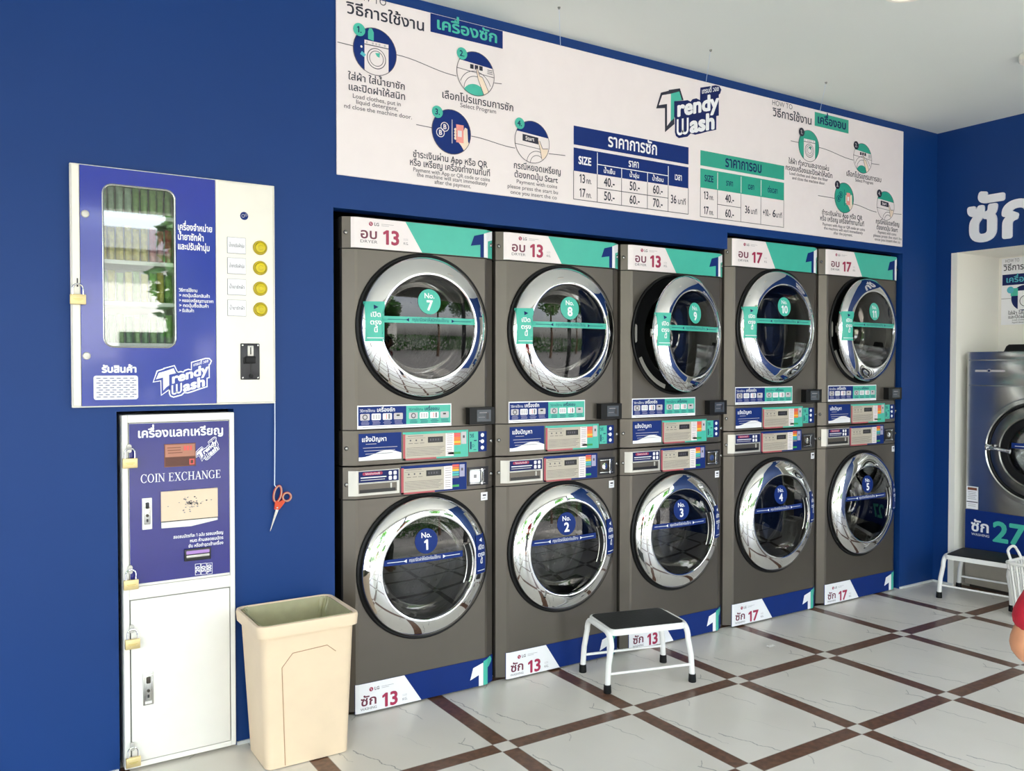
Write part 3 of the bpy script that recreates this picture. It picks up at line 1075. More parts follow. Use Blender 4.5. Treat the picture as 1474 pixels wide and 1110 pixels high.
def plan_pts(W):
    return [(.006, .040), (.009, .027), (.050, .003), (.062, 0.0), (W - .062, 0.0), (W - .050, .003), (W - .009, .027), (W - .006, .040)]
def plan_y(W, x):
    p = plan_pts(W)
    if x <= p[0][0]:
        return p[0][1]
    for a, b in zip(p, p[1:]):
        if x <= b[0]:
            return a[1] + (b[1] - a[1]) * (x - a[0]) / (b[0] - a[0])
    return p[-1][1]
def face_print(mb, W, lift=.0012):
    P = Print(mb, lambda u, v: (u, plan_y(W, u) - lift, v), [q[0] for q in plan_pts(W)])
    return P

def strip_panel(S, z0, z1, m):
    mb = MB()
    mb.plan(plan_pts(S.W) + [(S.W - .006, .06), (.006, .06)], z0, z1, m)
    return mb

def front_panel(S, z0, z1, zc):
    mb = MB()
    W, x0, x1, r = S.W, .062, S.W - .062, S.R * .86
    hole = [(W / 2 + r * math.cos(2 * PI * i / 64), zc + r * math.sin(2 * PI * i / 64)) for i in range(64)]
    mb.holed(x0, x1, z0, z1, hole, 0.0, 'steel_graphite', .03)
    p = plan_pts(W)
    for a, b in list(zip(p, p[1:])):
        if abs(a[0] - .062) < 1e-6:
            continue
        mb.add([(a[0], a[1], z0), (b[0], b[1], z0), (b[0], b[1], z1), (a[0], a[1], z1)], [(0, 1, 2, 3)], 'steel_graphite')
    for z, o in ((z0, 0), (z1, 1)):
        mb.add([(x, y, z) for x, y in p] + [(W - .006, .06, z), (.006, .06, z)], [tuple(range(10))] if False else [], 'steel_graphite')
    return mb

def cabinet(S, z0, z1, zc):
    mb = MB()
    W, D = S.W, .74
    mb.box(.007, .012, .035, D, z0, z1, 'steel_dark')
    mb.box(W - .012, W - .007, .035, D, z0, z1, 'steel_dark')
    mb.box(.010, W - .010, .035, D, z1 - .006, z1, 'steel_dark')
    mb.box(.010, W - .010, .035, D, z0, z0 + .006, 'steel_dark')
    mb.box(.010, W - .010, D - .006, D, z0 + .006, z1 - .006, 'steel_dark')
    return mb

def seams(S, zs):
    mb = MB()
    for z in zs:
        p = [(x, y + .006) for x, y in plan_pts(S.W)]
        mb.plan(p + [(S.W - .006, .055), (.006, .055)], z - .005, z + .005, 'seam_black')
    return mb

def ring_prof(S):
    R, Ri = S.R, S.Ri
    return [(R - .006, -.004), (R, -.012), (R, -.020), (R - .003, -.026), (R - .018, -.0365), (R - .040, -.0475), (Ri + .008, -.0545), (Ri + .002, -.0555), (Ri - .002, -.054), (Ri - .004, -.046)]
def door_y(S, r):
    Ri = S.Ri
    if r < Ri - .002:
        return -.048 - .014 * (1 - (r / Ri) ** 2)
    p = ring_prof(S)[1:9]
    for a, b in zip(p, p[1:]):
        if b[0] <= r <= a[0]:
            return a[1] + (b[1] - a[1]) * ((a[0] - r) / max(a[0] - b[0], 1e-6))
    return p[0][1]
def door_print(mb, S, cx, zc, ox, oy, lift=.0012):
    return Print(mb, lambda u, v: (u - ox, door_y(S, math.hypot(u - cx, v - zc)) - lift - oy, v))

OPEN = ['\u0e40\u0e1b\u0e34\u0e14', '\u0e15\u0e23\u0e07', '\u0e19\u0e35\u0e49']
BAND = '\u0e01\u0e23\u0e38\u0e13\u0e32\u0e1b\u0e34\u0e14\u0e1d\u0e32\u0e43\u0e2b\u0e49\u0e2a\u0e19\u0e34\u0e17\u0e01\u0e48\u0e2d\u0e19\u0e43\u0e0a\u0e49\u0e07\u0e32\u0e19'

def door(root, S, zc, num, dryer, ajar=0.0):
    cx = S.W / 2
    hx = cx + (S.R + .006) * (1 if dryer else -1)
    hy = -.012
    def ring():
        mb = MB()
        c = (cx - hx, -hy, zc)
        mb.lathe(ring_prof(S), c, 'chrome', 96)
        mb.lathe([(S.R - .006, -.004), (S.R - .02, -.002), (S.Ri - .004, -.008), (S.Ri - .004, -.046)], c, 'plastic_black', 64)
        return mb.mesh('door')
    d = obj('door', cached(('door', S.kg, dryer), ring), root, loc=(hx, hy, 0))
    d.rotation_euler = (0, 0, ajar)
    def pane():
        mb = MB()
        c = (cx - hx, -hy, zc)
        mb.lathe([(S.Ri * k / 10, door_y(S, S.Ri * k / 10 * .989)) for k in range(10, -1, -1)], c, 'door_glass', 72)
        return mb.mesh('door_glass')
    obj('door_glass', cached(('pane', S.kg, dryer), pane), d)
    def bowl():
        mb = MB()
        c = (cx - hx, -hy, zc)
        Ri = S.Ri
        mb.lathe([(Ri - .006, -.030), (Ri - .012, -.005), (Ri - .022, .04), (Ri - .045, .075), (Ri - .075, .09), (Ri * .3, .097), (0, .099)], c, 'bowl_glass', 64)
        return mb.mesh('inner_bowl')
    obj('inner_bowl', cached(('bowl', S.kg, dryer), bowl), d)
    k = S.R / .2845
    base, txt = ('p_teal', 'p_navy2') if dryer else ('p_navy', 'p_white2')
    # round number badge
    mb = MB()
    P = door_print(mb, S, cx, zc, hx, hy)
    bx, bz = (cx - .006 * k, zc + .101 * k) if dryer else (cx - .021 * k, zc + .113 * k)
    P.gdisc(bx, bz, .051, base, 1)
    P.text('No.', bx, bz + .014, .030, 'p_white2', 2, 'c', bold=.02)
    P.text(str(num), bx, bz - .034, .056, 'p_white2', 2, 'c', bold=.035)
    obj('number_badge', mb, d, fix=False, smooth=False)
    def band():
        mb = MB()
        P = door_print(mb, S, cx, zc, hx, hy, .0009)
        z = zc + (.0255 if dryer else .042) * k
        h = .0125
        u0, u1 = (cx - S.Ri * .985, cx + S.Ri * .98) if dryer else (cx - S.Ri * .96, cx + S.Ri * .70)
        P.grid(u0, z - h, u1, z + h, base, 0, 16, 2)
        c = 'p_navy2' if dryer else 'p_white2'
        m0 = (u0 + u1) / 2
        P.text(BAND, m0, z - .005, .019, c, 1, 'c', fit=(u1 - u0) * .40)
        for s in (-1, 1):
            a, b = m0 + s * (u1 - u0) * .235, m0 + s * (u1 - u0) * .46
            for i in range(6):
                P.line([(a + (b - a) * i / 6, z), (a + (b - a) * (i + 1) / 6, z)], .0022, c, 1)
            P.poly([(a + s * .012, z), (a - s * .002, z + .007), (a - s * .002, z - .007)][::s], c, 1)
        return mb.mesh('door_band', False, False)
    obj('door_band', cached(('band', S.kg, dryer), band), d, label=('teal' if dryer else 'navy') + ' band across the door glass')
    def lab():
        mb = MB()
        P = door_print(mb, S, cx, zc, hx, hy, .0022)
        if dryer:
            u0, u1, v0, v1 = cx - S.R + .012, cx - S.Ri + .013, zc - .062 * k, zc + .094 * k
        else:
            u0, u1, v0, v1 = cx + S.Ri + .002, cx + S.R - .012, zc - .055 * k, zc + .108 * k
        P.grid(u0, v0, u1, v1, base, 0, 18, 18)
        m0, w = (u0 + u1) / 2, u1 - u0
        c2 = 'p_navy2' if dryer else 'p_white2'
        s = 1 if dryer else -1
        P.poly([(m0 + s * .011, v1 - .022), (m0 - s * .006, v1 - .013), (m0 - s * .006, v1 - .031)][::s], c2, 4)
        for i, t in enumerate(OPEN):
            P.text(t, m0, v1 - .060 - .030 * i, .026, 'p_white2', 4, 'c', bold=.025)
        P.grid(u0 + .006, v0 + .012, u1 - .006, v0 + .015, 'p_white2', 4, 12, 1)
        return mb.mesh('open_here_sticker', False, False)
    obj('open_here_sticker', cached(('lab', S.kg, dryer), lab), d)
    def grip():
        mb = MB()
        if not dryer:   # finger recess at the right edge of the glass
            pts = []
            for i in range(9):
                a = math.radians(-24 + 48 * i / 8)
                pts.append((cx - hx + (S.Ri - .014) * math.cos(a), door_y(S, S.Ri - .014) - hy - .004, zc + (S.Ri - .014) * math.sin(a)))
            mb.tube(pts, .0045, 'chrome', 8)
            vs, fs = [], []
            for i in range(9):
                a = math.radians(-24 + 48 * i / 8)
                for rr in (S.Ri - .042, S.Ri - .018):
                    vs.append((cx - hx + rr * math.cos(a), door_y(S, rr) - hy - .0015, zc + rr * math.sin(a)))
            for i in range(8):
                fs.append((2 * i, 2 * i + 1, 2 * i + 3, 2 * i + 2))
            mb.add(vs, fs, 'plastic_black')
            pts = [(p[0] - .027, p[1] + .001, p[2]) for p in pts]
            mb.tube(pts, .0025, 'steel_bright', 6)
        else:           # latch tongue on the inside of the free edge
            x = cx - hx - S.R + .012
            mb.box(x, x + .03, -hy - .004, -hy + .012, zc - .02, zc + .02, 'steel_bright', .004)
        return mb.mesh('door_grip')
    obj('door_grip', cached(('grip', S.kg, dryer), grip), d)
    return d

def shared_machine(root, S, zc, dryer):
    W, cx = S.W, S.W / 2
    key = (S.kg, dryer)
    def gasket():
        mb = MB()
        R, Ri = S.R, S.Ri
        mb.lathe([(R + .016, .0), (R + .015, -.008), (R + .009, -.012), (R + .002, -.010), (R - .006, -.004), (R - .030, -.003), (Ri + .004, -.003), (Ri - .004, .01), (Ri - .006, .10), (Ri - .03, .112), (Ri - .03, .13)], (cx, 0, zc), 'rubber_black', 72)
        return mb.mesh('door_gasket')
    g = obj('door_gasket', cached(('gasket',) + key, gasket), root)
    def drum():
        mb = MB()
        r = S.Ri + .03
        mb.lathe([(S.Ri - .03, .135), (r, .14), (r, .56), (r * .6, .575), (r * .2, .565), (0, .56)], (cx, 0, zc), 'drum_steel', 56)
        for i in range(3):
            a = 2 * PI * i / 3 + .4
            c, s = math.cos(a), math.sin(a)
            mb.add([(cx + (r - .001) * c - .03 * s, .16, zc + (r - .001) * s + .03 * c), (cx + (r - .05) * c, .16, zc + (r - .05) * s), (cx + (r - .001) * c + .03 * s, .16, zc + (r - .001) * s - .03 * c),
                    (cx + (r - .001) * c - .03 * s, .55, zc + (r - .001) * s + .03 * c), (cx + (r - .05) * c, .55, zc + (r - .05) * s), (cx + (r - .001) * c + .03 * s, .55, zc + (r - .001) * s - .03 * c)],
                   [(0, 1, 4, 3), (1, 2, 5, 4), (0, 2, 1)], 'drum_steel')
        for k in range(9):
            for i in range(30):
                a = 2 * PI * (i + .5 * (k % 2)) / 30
                c, s = math.cos(a), math.sin(a)
                y, q = .18 + k * .042, r - .0015
                mb.add([(cx + q * c - .006 * s, y, zc + q * s + .006 * c), (cx + q * c, y - .006, zc + q * s), (cx + q * c + .006 * s, y, zc + q * s - .006 * c), (cx + q * c, y + .006, zc + q * s)], [(0, 1, 2, 3)], 'seam_black')
        return mb.mesh('drum')
    obj('drum', cached(('drum',) + key, drum), root)

def screw(root, x, y, z):
    def f():
        mb = MB()
        mb.lathe([(.0085, 0), (.0085, -.002), (.0065, -.005), (.003, -.0063), (0, -.0066)], (0, 0, 0), 'drum_steel', 20)
        return mb.mesh('lock_screw')
    obj('lock_screw', cached('screw', f), root, loc=(x, y, z))

LGT = 'LG'
def brand_block(P, S, u, v, scale, top):
    """round face mark, two letters and two fine lines of small print"""
    P.disc(u, v, .0085, 'p_red', 3, 24)
    P.rect(u - .0006, v - .004, u + .0010, v + .005, 'p_white2', 4)
    P.rect(u - .0006, v - .004, u + .0035, v - .0025, 'p_white2', 4)
    P.disc(u - .004, v + .003, .0013, 'p_white2', 4, 8)
    P.text(LGT, u + .014, v - .006, .0175, 'p_line', 3, bold=.025)
    P.rect(u + .045, v + .002, u + .098, v + .0032, 'p_grey', 3)
    P.rect(u + .045, v - .004, u + .078, v - .0028, 'p_grey', 3)

def header_sticker(S):
    mb = MB()
    P = face_print(mb, S.W)
    z0, z1 = S.hb + .004, S.H - .002
    k = S.W / .704
    h = z1 - z0
    X = lambda x: x * k
    P.rect(X(.038), z0, S.W - .011, z1, 'p_teal', 1)
    P.poly([(X(.038), z0), (X(.343), z0), (X(.268), z1), (X(.038), z1)], 'p_white', 2)
    Zf = lambda z: z0 + (z - 1.846) / .120 * h
    brand_block(P, S, X(.118), Zf(1.944), 1, True)
    P.text('\u0e2d\u0e1a', X(.072), Zf(1.885), .054, 'p_maroon', 3, fit=.076 * k, bold=.02)
    P.text(S.kg, X(.168), Zf(1.868), .078, 'p_red', 3, fit=.076 * k, bold=.03)
    P.text('DRYER', X(.072), Zf(1.867), .0165, 'p_line', 3, fit=.074 * k)
    P.text('SIZE', X(.259), Zf(1.889), .0115, 'p_ltgrey', 3)
    P.text('KG.', X(.259), Zf(1.872), .0145, 'p_line', 3)
    q = lambda pts: [(X(a), Zf(b)) for a, b in pts]
    P.poly(q([(.572, 1.892), (.619, 1.9), (.636, 1.9), (.636, 1.948), (.589, 1.936)]), 'p_navy', 3)
    P.poly(q([(.619, 1.846), (.636, 1.846), (.636, 1.9), (.619, 1.9)]), 'p_navy', 3)
    P.poly(q([(.637, 1.846), (.660, 1.846), (.660, 1.918), (.693, 1.928), (.693, 1.966), (.66, 1.957), (.637, 1.949)]), 'p_white2', 3)
    return mb.mesh('header_sticker', False, False)

def base_sticker(S):
    mb = MB()
    P = face_print(mb, S.W, .0025)
    k = S.W / .704
    X = lambda x: x * k
    z0, z1 = .008, .124
    P.rect(X(.047), z0, S.W - .006, z1, 'p_navy', 1)
    P.poly([(X(.047), z0), (X(.335), z0), (X(.258), z1), (X(.047), z1)], 'p_white2', 2)
    brand_block(P, S, X(.113), .097, 1, False)
    P.text('\u0e0b\u0e31\u0e01', X(.067), .036, .052, 'p_maroon', 3, fit=.072 * k, bold=.02)
    P.text(S.kg, X(.158), .016, .076, 'p_red', 3, fit=.074 * k, bold=.03)
    P.text('WASHING', X(.067), .018, .0145, 'p_line', 3, fit=.070 * k)
    P.text('SIZE', X(.249), .040, .0115, 'p_ltgrey', 3)
    P.text('KG.', X(.249), .023, .0145, 'p_line', 3)
    q = lambda pts: [(X(a), b) for a, b in pts]
    P.poly(q([(.567, .041), (.61, .056), (.632, .056), (.632, .106), (.582, .091)]), 'p_white2', 3)
    P.poly(q([(.61, .008), (.632, .008), (.632, .056), (.61, .056)]), 'p_white2', 3)
    P.poly(q([(.633, .078), (.657, .08), (.668, .083), (.684, .098), (.686, .108), (.676, .124), (.633, .112)]), 'p_teal', 3)
    P.poly(q([(.633, .008), (.657, .008), (.657, .080), (.633, .078)]), 'p_teal', 3)
    return mb.mesh('base_banner', False, False)

def banner_board(S):
    mb = MB()
    W = S.W
    p = [(x, y - .002) for x, y in plan_pts(W)]
    p[0], p[-1] = (.046 * W / .704, plan_y(W, .046 * W / .704) - .002), (W - .005, plan_y(W, W - .005) - .002)
    p = [p[0]] + [q for q in p[1:-1] if p[0][0] < q[0] < p[-1][0]] + [p[-1]]
    b = [(x, y + .0018) for x, y in reversed(p)]
    mb.plan(p + b, .008, .124, 'p_navy')
    return mb

def panel_display(S, z0, z1, dryer):
    """printed control panel: beige field, display window, colour chips"""
    mb = MB()
    P = face_print(mb, S.W, .003)
    k = S.W / .704
    u0, u1 = (.254 * k, .559 * k) if dryer else (.246 * k, .551 * k)
    w, h = u1 - u0, z1 - z0
    e = lambda x, y: (u0 + w * x, z1 - h * y)
    def rc(x0, y0, x1, y1, c, l):
        a, b = e(x0, y1), e(x1, y0)
        P.rect(a[0], a[1], b[0], b[1], c, l)
    mb.box(u0, u1, -.003, .0, z0, z1, 'p_teal' if dryer else 'p_navy', .001, 1)
    rc(0, .07, .04, 1, 'panel_rose', 1)
    rc(0, .93, .5, 1, 'panel_rose', 1)
    rc(.035, .10 if not dryer else .09, .77, .94, 'panel_beige', 2)
    rc(.37, .20, .60, .41, 'p_black', 3)
    rc(.40, .24, .57, .37, 'plastic_dark', 4)
    for i, x in enumerate((.40, .44, .48, .52)):
        rc(x, .27, x + .018, .34, 'p_line', 5)
    rc(.07, .14, .30, .155, 'p_line', 3)
    for x in (.10, .185, .27):
        P.disc(*e(x + .01, .30), w * .012, 'p_line', 3, 10)
        rc(x - .02, .40, x + .045, .415, 'p_line', 3)
    rc(.05, .22, .335, .228, 'p_line', 3)
    for i in range(6):
        rc(.05, .56 + .055 * i, .62 - .03 * (i % 3), .572 + .055 * i, 'p_line', 3)
    rc(.64, .10, .77, .94, 'p_white', 3)
    chips = (['p_coral', 'p_coral', 'p_orange', 'p_orange', 'p_yellow', 'p_orange'] if dryer else ['p_coral', 'p_orange', 'p_yellow', 'p_cyan', 'p_teal', 'p_grey'])
    for i, c in enumerate(chips):
        y = .10 + .075 * i if dryer else .06 + .085 * i
        rc(.77, y, .875, y + .072, c, 3)
        rc(.66, y + .025, .75, y + .037, 'p_line', 4)
    for i in range(4):
        rc(.66, .62 + .075 * i, .74, .632 + .075 * i, 'p_line', 4)
    rc(.77 if not dryer else .68, .80, .875, .88, 'p_green', 3)
    rc(.885, .07, .965, .52, 'p_lav' if not dryer else 'p_ltgrey', 3)
    rc(.91, .2, .94, .3, 'p_line', 4)
    return mb.mesh('display_panel', False, False)

def lines(P, u0, u1, v, n, dv, th, c, l, seed=3):
    rnd = random.Random(seed)
    for i in range(n):
        a = u0 + (u1 - u0) * rnd.uniform(0, .12)
        b = u1 - (u1 - u0) * rnd.uniform(0, .2)
        P.rect(a, v - dv * i, b, v - dv * i + th, c, l)

def help_sticker(S):
    mb = MB()
    P = face_print(mb, S.W)
    k = S.W / .704
    u0, u1, v0, v1 = .064 * k, .248 * k, S.s1 - .121, S.s1 - .014
    P.rect(u0, v0, u1, v1, 'p_navy', 1)
    n = 14
    for i in range(n):
        a, b = u0 + (u1 - u0) * i / n, u0 + (u1 - u0) * (i + 1) / n
        f = lambda x: v0 + .026 + .012 * math.sin((x - u0) / (u1 - u0) * 5.2 - 1.9)
        P.poly([(a, v0), (b, v0), (b, f(b)), (a, f(a))], 'p_white2', 2)
    P.text('\u0e41\u0e08\u0e49\u0e07\u0e1b\u0e31\u0e0d\u0e2b\u0e32', u0 + .012, v1 - .032, .026, 'p_white2', 2, bold=.02)
    P.rect(u0 + .03, v1 - .043, u0 + .075, v1 - .041, 'p_ltgrey', 2)
    for q in range(3):
        P.rect(u0 + .018 + .005 * q, v1 - .058 - .012 * q, u1 - .018 - .010 * q, v1 - .056 - .012 * q, 'p_ltgrey', 2)
    return mb.mesh('help_sticker', False, False)

def pay_sticker(S):
    mb = MB()
    P = face_print(mb, S.W)
    k = S.W / .704
    u0, u1, v0, v1 = .563 * k, .652 * k, S.s1 - .112, S.s1 - .026
    P.rect(u0, v0, u0 + .045, v1, 'p_teal', 1)
    P.rect(u0 + .045, v0, u1, v1, 'p_navy', 1)
    P.text('\u0e27\u0e34\u0e18\u0e35', u0 + .004, v1 - .024, .02, 'p_navy2', 2, bold=.01)
    P.rect(u0 + .006, v0 + .012, u0 + .012, v0 + .044, 'p_navy2', 2)
    P.ring(u0 + .020, v0 + .026, .006, .0016, 'p_navy2', 2, n=14)
    P.rect(u0 + .024, v0 + .046, u0 + .038, v0 + .05, 'p_navy2', 2)
    P.rect(u0 + .022, v0 + .008, u0 + .036, v0 + .010, 'p_navy2', 2)
    for i in range(3):
        P.disc(u0 + .066, v0 + .016 + .027 * i, .0085, 'p_white2', 2, 16)
    P.poly([(u0 + .050, v0 + .045), (u0 + .056, v0 + .041), (u0 + .056, v0 + .049)], 'p_white2', 2)
    return mb.mesh('payment_sticker', False, False)

def instruction_sticker(S):
    mb = MB()
    P = face_print(mb, S.W)
    k = S.W / .704
    d = S.s1 - 1.130
    v0, v1 = 1.134 + d, 1.227 + d
    a, b, c = .0585 * k, .27 * k, .478 * k
    P.rect(a, v0, c, v1, 'p_white2', 1)
    P.rect(a + .004, v0 + .013, b, v1 - .005, 'p_navy', 2)
    P.rect(b, v0 + .013, c - .004, v1 - .005, 'p_teal', 2)
    P.text(HOWTH, a + .010, v1 - .026, .015, 'p_white2', 3, fit=.066)
    P.text('\u0e40\u0e04\u0e23\u0e37\u0e48\u0e2d\u0e07\u0e0b\u0e31\u0e01', a + .082, v1 - .026, .022, 'p_white2', 3, bold=.02)
    P.text(HOWTH, b + .010, v1 - .026, .015, 'p_navy2', 3, fit=.066)
    P.text('\u0e40\u0e04\u0e23\u0e37\u0e48\u0e2d\u0e07\u0e2d\u0e1a', b + .082, v1 - .026, .019, 'p_navy2', 3, bold=.02)
    for x0, dk in ((a + .012, 1), (b + .012, 0)):
        for i in range(4):
            u = x0 + .048 * i * k
            P.rrect(u, v0 + .034, u + .040 * k, v0 + .060, .004, 'p_ltgrey' if i in (0, 3) else 'p_white2', 3)
            if i == 0:
                P.disc(u + .02 * k, v0 + .047, .011, 'p_line', 4, 20)
                P.disc(u + .02 * k, v0 + .047, .007, 'p_ltgrey', 5, 16)
            elif i == 1:
                for q in range(3):
                    P.rect(u + .006 + .011 * q, v0 + .038, u + .013 + .011 * q, v0 + .056, 'p_ltgrey', 4)
            elif i == 2:
                P.rect(u + .014, v0 + .037, u + .018, v0 + .057, 'p_pink', 4)
                P.rect(u + .024, v0 + .037, u + .032, v0 + .057, 'p_grey', 4)
            else:
                P.rect(u + .012, v0 + .048, u + .026, v0 + .054, 'p_black', 4)
            lines(P, u + .002, u + .040 * k, v0 + .028, 3, .0055, .0018, 'p_lav' if dk else 'p_navy2', 3, i)
    lines(P, a + .01, c - .01, v0 + .006, 1, .01, .0015, 'p_grey', 2)
    return mb.mesh('instruction_sticker', False, False)

def drawer(S):
    mb = MB()
    k = S.W / .704
    u0, u1, z0, z1 = .066 * k, .238 * k, S.s3 + .014, S.s3 + .113
    W = S.W
    # moulded front that follows the bend at the left edge
    y = lambda x: plan_y(W, x) - .004
    pl = [(.026, y(.026)), (.050, y(.05)), (.062, -.004), (u1, -.004), (u1, .004), (.062, .004), (.03, .02)]
    mb.plan(pl, z0, z1, 'silver_plastic')
    hx0, hx1, hz0, hz1 = .062, u1 - .012, z0 + .010, z0 + .046
    mb.box(hx0, hx1, -.0052, -.004, hz0, hz1, 'steel_graphite', .0)
    mb.box(hx0 + .004, hx1 - .006, -.0060, -.004, hz0 + .001, hz0 + .014, 'p_black')
    mb.box(hx1 - .030, hx1 - .022, -.009, -.004, hz0 + .014, hz1 - .002, 'silver_plastic', .002)
    mb.box(hx0 - .002, hx1, -.010, -.004, hz1, hz1 + .004, 'silver_plastic', .0015)
    mb.box(hx0 - .002, hx1, -.007, -.004, hz0 - .003, hz0, 'silver_plastic', .001)
    return mb
def drawer_label(S):
    mb = MB()
    P = Print(mb, lambda u, v: (u, -.0052, v))
    k = S.W / .704
    u0, u1, z0, z1 = .052 * k, .234 * k, S.s3 + .066, S.s3 + .110
    P.rect(u0 + .01, z0, u1, z1, 'p_navy2', 1)
    P.rrect(u0 + .026, z1 - .016, u0 + .112, z1 - .004, .006, 'p_red', 2)
    P.text('\u0e42\u0e1b\u0e23\u0e14\u0e2d\u0e48\u0e32\u0e19\u0e01\u0e48\u0e2d\u0e19\u0e43\u0e0a\u0e49', u0 + .069, z1 - .0135, .010, 'p_white2', 3, 'c')
    P.rect(u0 + .018, z0 + .017, u0 + .128, z0 + .021, 'p_white2', 2)
    P.rect(u0 + .018, z0 + .008, u0 + .122, z0 + .011, 'p_ltgrey', 2)
    for i in range(2):
        for j in range(2):
            P.rrect(u0 + .138 + .021 * i, z0 + .004 + .020 * j, u0 + .152 + .021 * i, z0 + .020 + .019 * j, .004, 'p_white2', 2)
    return mb

def coin_slot(S, white):
    mb = MB()
    k = S.W / .704
    u0, u1, z0, z1 = .557 * k, .662 * k, S.s3 + .016, S.s3 + .096
    f = lambda x: plan_y(S.W, x)
    mb.plan([(u0, f(u0) - .003), (S.W - .062, -.003), (u1, f(u1) - .003), (u1, f(u1) + .004), (S.W - .062, .004), (u0, .004)], z0, z1, 'plastic_dark')
    mb.box(u0 + .008, u0 + .058, -.0065, -.003, z0 + .014, z0 + .066, 'p_white2' if white else 'steel_dark', .004)
    if white:
        mb.box(u0 + .027, u0 + .040, -.0072, -.006, z0 + .034, z0 + .048, 'p_grey')
    else:
        mb.lathe([(.015, -.0065), (.015, -.010), (.004, -.011), (0, -.011)], (u0 + .033, 0, z0 + .04), 'chrome', 24)
    for dz in (.010, .068):
        mb.box(u0 + .008, u0 + .085, -.006, -.003, z0 + dz - .002, z0 + dz + .002, 'steel_bright', .001)
        mb.lathe([(.005, -.004), (.005, -.012), (0, -.013)], (u0 + .064, 0, z0 + dz), 'chrome', 14)
    mb.box(u0 + .064, u0 + .078, -.006, -.001, z0 + .014, z0 + .066, 'steel_bright', .002)
    mb.box(u0 + .068, u0 + .073, -.0068, -.005, z0 + .02, z0 + .06, 'p_black')
    return mb

def terminal(S):
    mb = MB()
    k = S.W / .704
    u0, u1, z0, z1 = .548 * k, .672 * k, S.s1 + .006, S.s1 + .078
    y1 = plan_y(S.W, u1)
    mb.plan([(u0, -.034), (u1, -.034), (u1, y1), (S.W - .062, 0), (u0, 0)], z0, z1, 'plastic_black')
    return mb
def terminal_screen(S):
    mb = MB()
    P = Print(mb, lambda u, v: (u, -.0345, v))
    k = S.W / .704
    u0, u1, z0, z1 = .583 * k, .652 * k, S.s1 + .018, S.s1 + .068
    P.rect(u0, z0, u1, z1, 'screen_grey', 1)
    P.rect(u0 + .012, z1 - .014, u1 - .02, z1 - .011, 'p_grey', 2)
    P.rect(u0 + .008, z0 + .018, u1 - .03, z0 + .0195, 'p_grey', 2)
    P.rect(u1 - .024, z0 + .010, u1 - .010, z0 + .036, 'plastic_dark', 2)
    return mb

def washing_machine(S, x, num, label, white_plate=False):
    t = thing('washing_machine', label, 'washing machine', (x, 0, 0), 0, 'front loading washing machines in the bottom row')
    c = lambda key, fn: cached((key, S.kg, 'w'), lambda: (lambda q: q if not isinstance(q, MB) else q.mesh(key))(fn()))
    obj('cabinet', c('cabinet', lambda: cabinet(S, .02, S.s2 - .003, S.zw)), t)
    obj('front_panel', c('front_panel', lambda: front_panel(S, .016, S.s3 - .002, S.zw)), t)
    obj('control_panel', c('control_panel', lambda: strip_panel(S, S.s3 + .002, S.s2 - .0035, 'steel_graphite')), t)
    obj('panel_seam', c('panel_seam', lambda: seams(S, (S.s3,))), t)
    def feet():
        mb = MB()
        for fx in (.045, S.W - .045):
            for fy in (.085, .68):
                mb.lathe([(.018, 0), (.018, .012), (.008, .014), (.008, .021), (0, .021)], (fx, fy, 0), 'silver_plastic', 16, 'z')
        return mb
    obj('feet', c('feet', feet), t)
    b = obj('base_board', c('base_board', lambda: banner_board(S)), t)
    obj('base_banner', c('base_banner', lambda: base_sticker(S)), b, label='white and navy banner reading wash %s kg' % S.kg)
    shared_machine(t, S, S.zw, False)
    door(t, S, S.zw, num, False)
    d = obj('detergent_drawer', c('detergent_drawer', lambda: drawer(S)), t)
    obj('drawer_label', cached(('dl', S.kg), lambda: drawer_label(S).mesh('drawer_label', False, False)), d)
    obj('display_panel', c('display_panel', lambda: panel_display(S, S.s3 + .005, S.s3 + .120, False)), t)
    obj('coin_slot', cached(('cs', S.kg, white_plate), lambda: coin_slot(S, white_plate).mesh('coin_slot')), t)
    def insp():
        mb = MB()
        P = face_print(mb, S.W)
        u, v = S.W - .082, S.s3 - .050
        P.rect(u, v, u + .036, v + .034, 'p_white2', 1)
        P.rect(u + .008, v + .018, u + .026, v + .026, 'p_line', 2)
        P.rect(u + .006, v + .008, u + .022, v + .011, 'p_grey', 2)
        return mb.mesh('inspection_sticker', False, False)
    obj('inspection_sticker', c('inspection_sticker', insp), t)
    zc = (S.s3 + S.s2) / 2 - .006
    screw(t, .021, plan_y(S.W, .021) - .001, zc)
    screw(t, S.W - .021, plan_y(S.W, S.W - .021) - .001, zc)
    return t

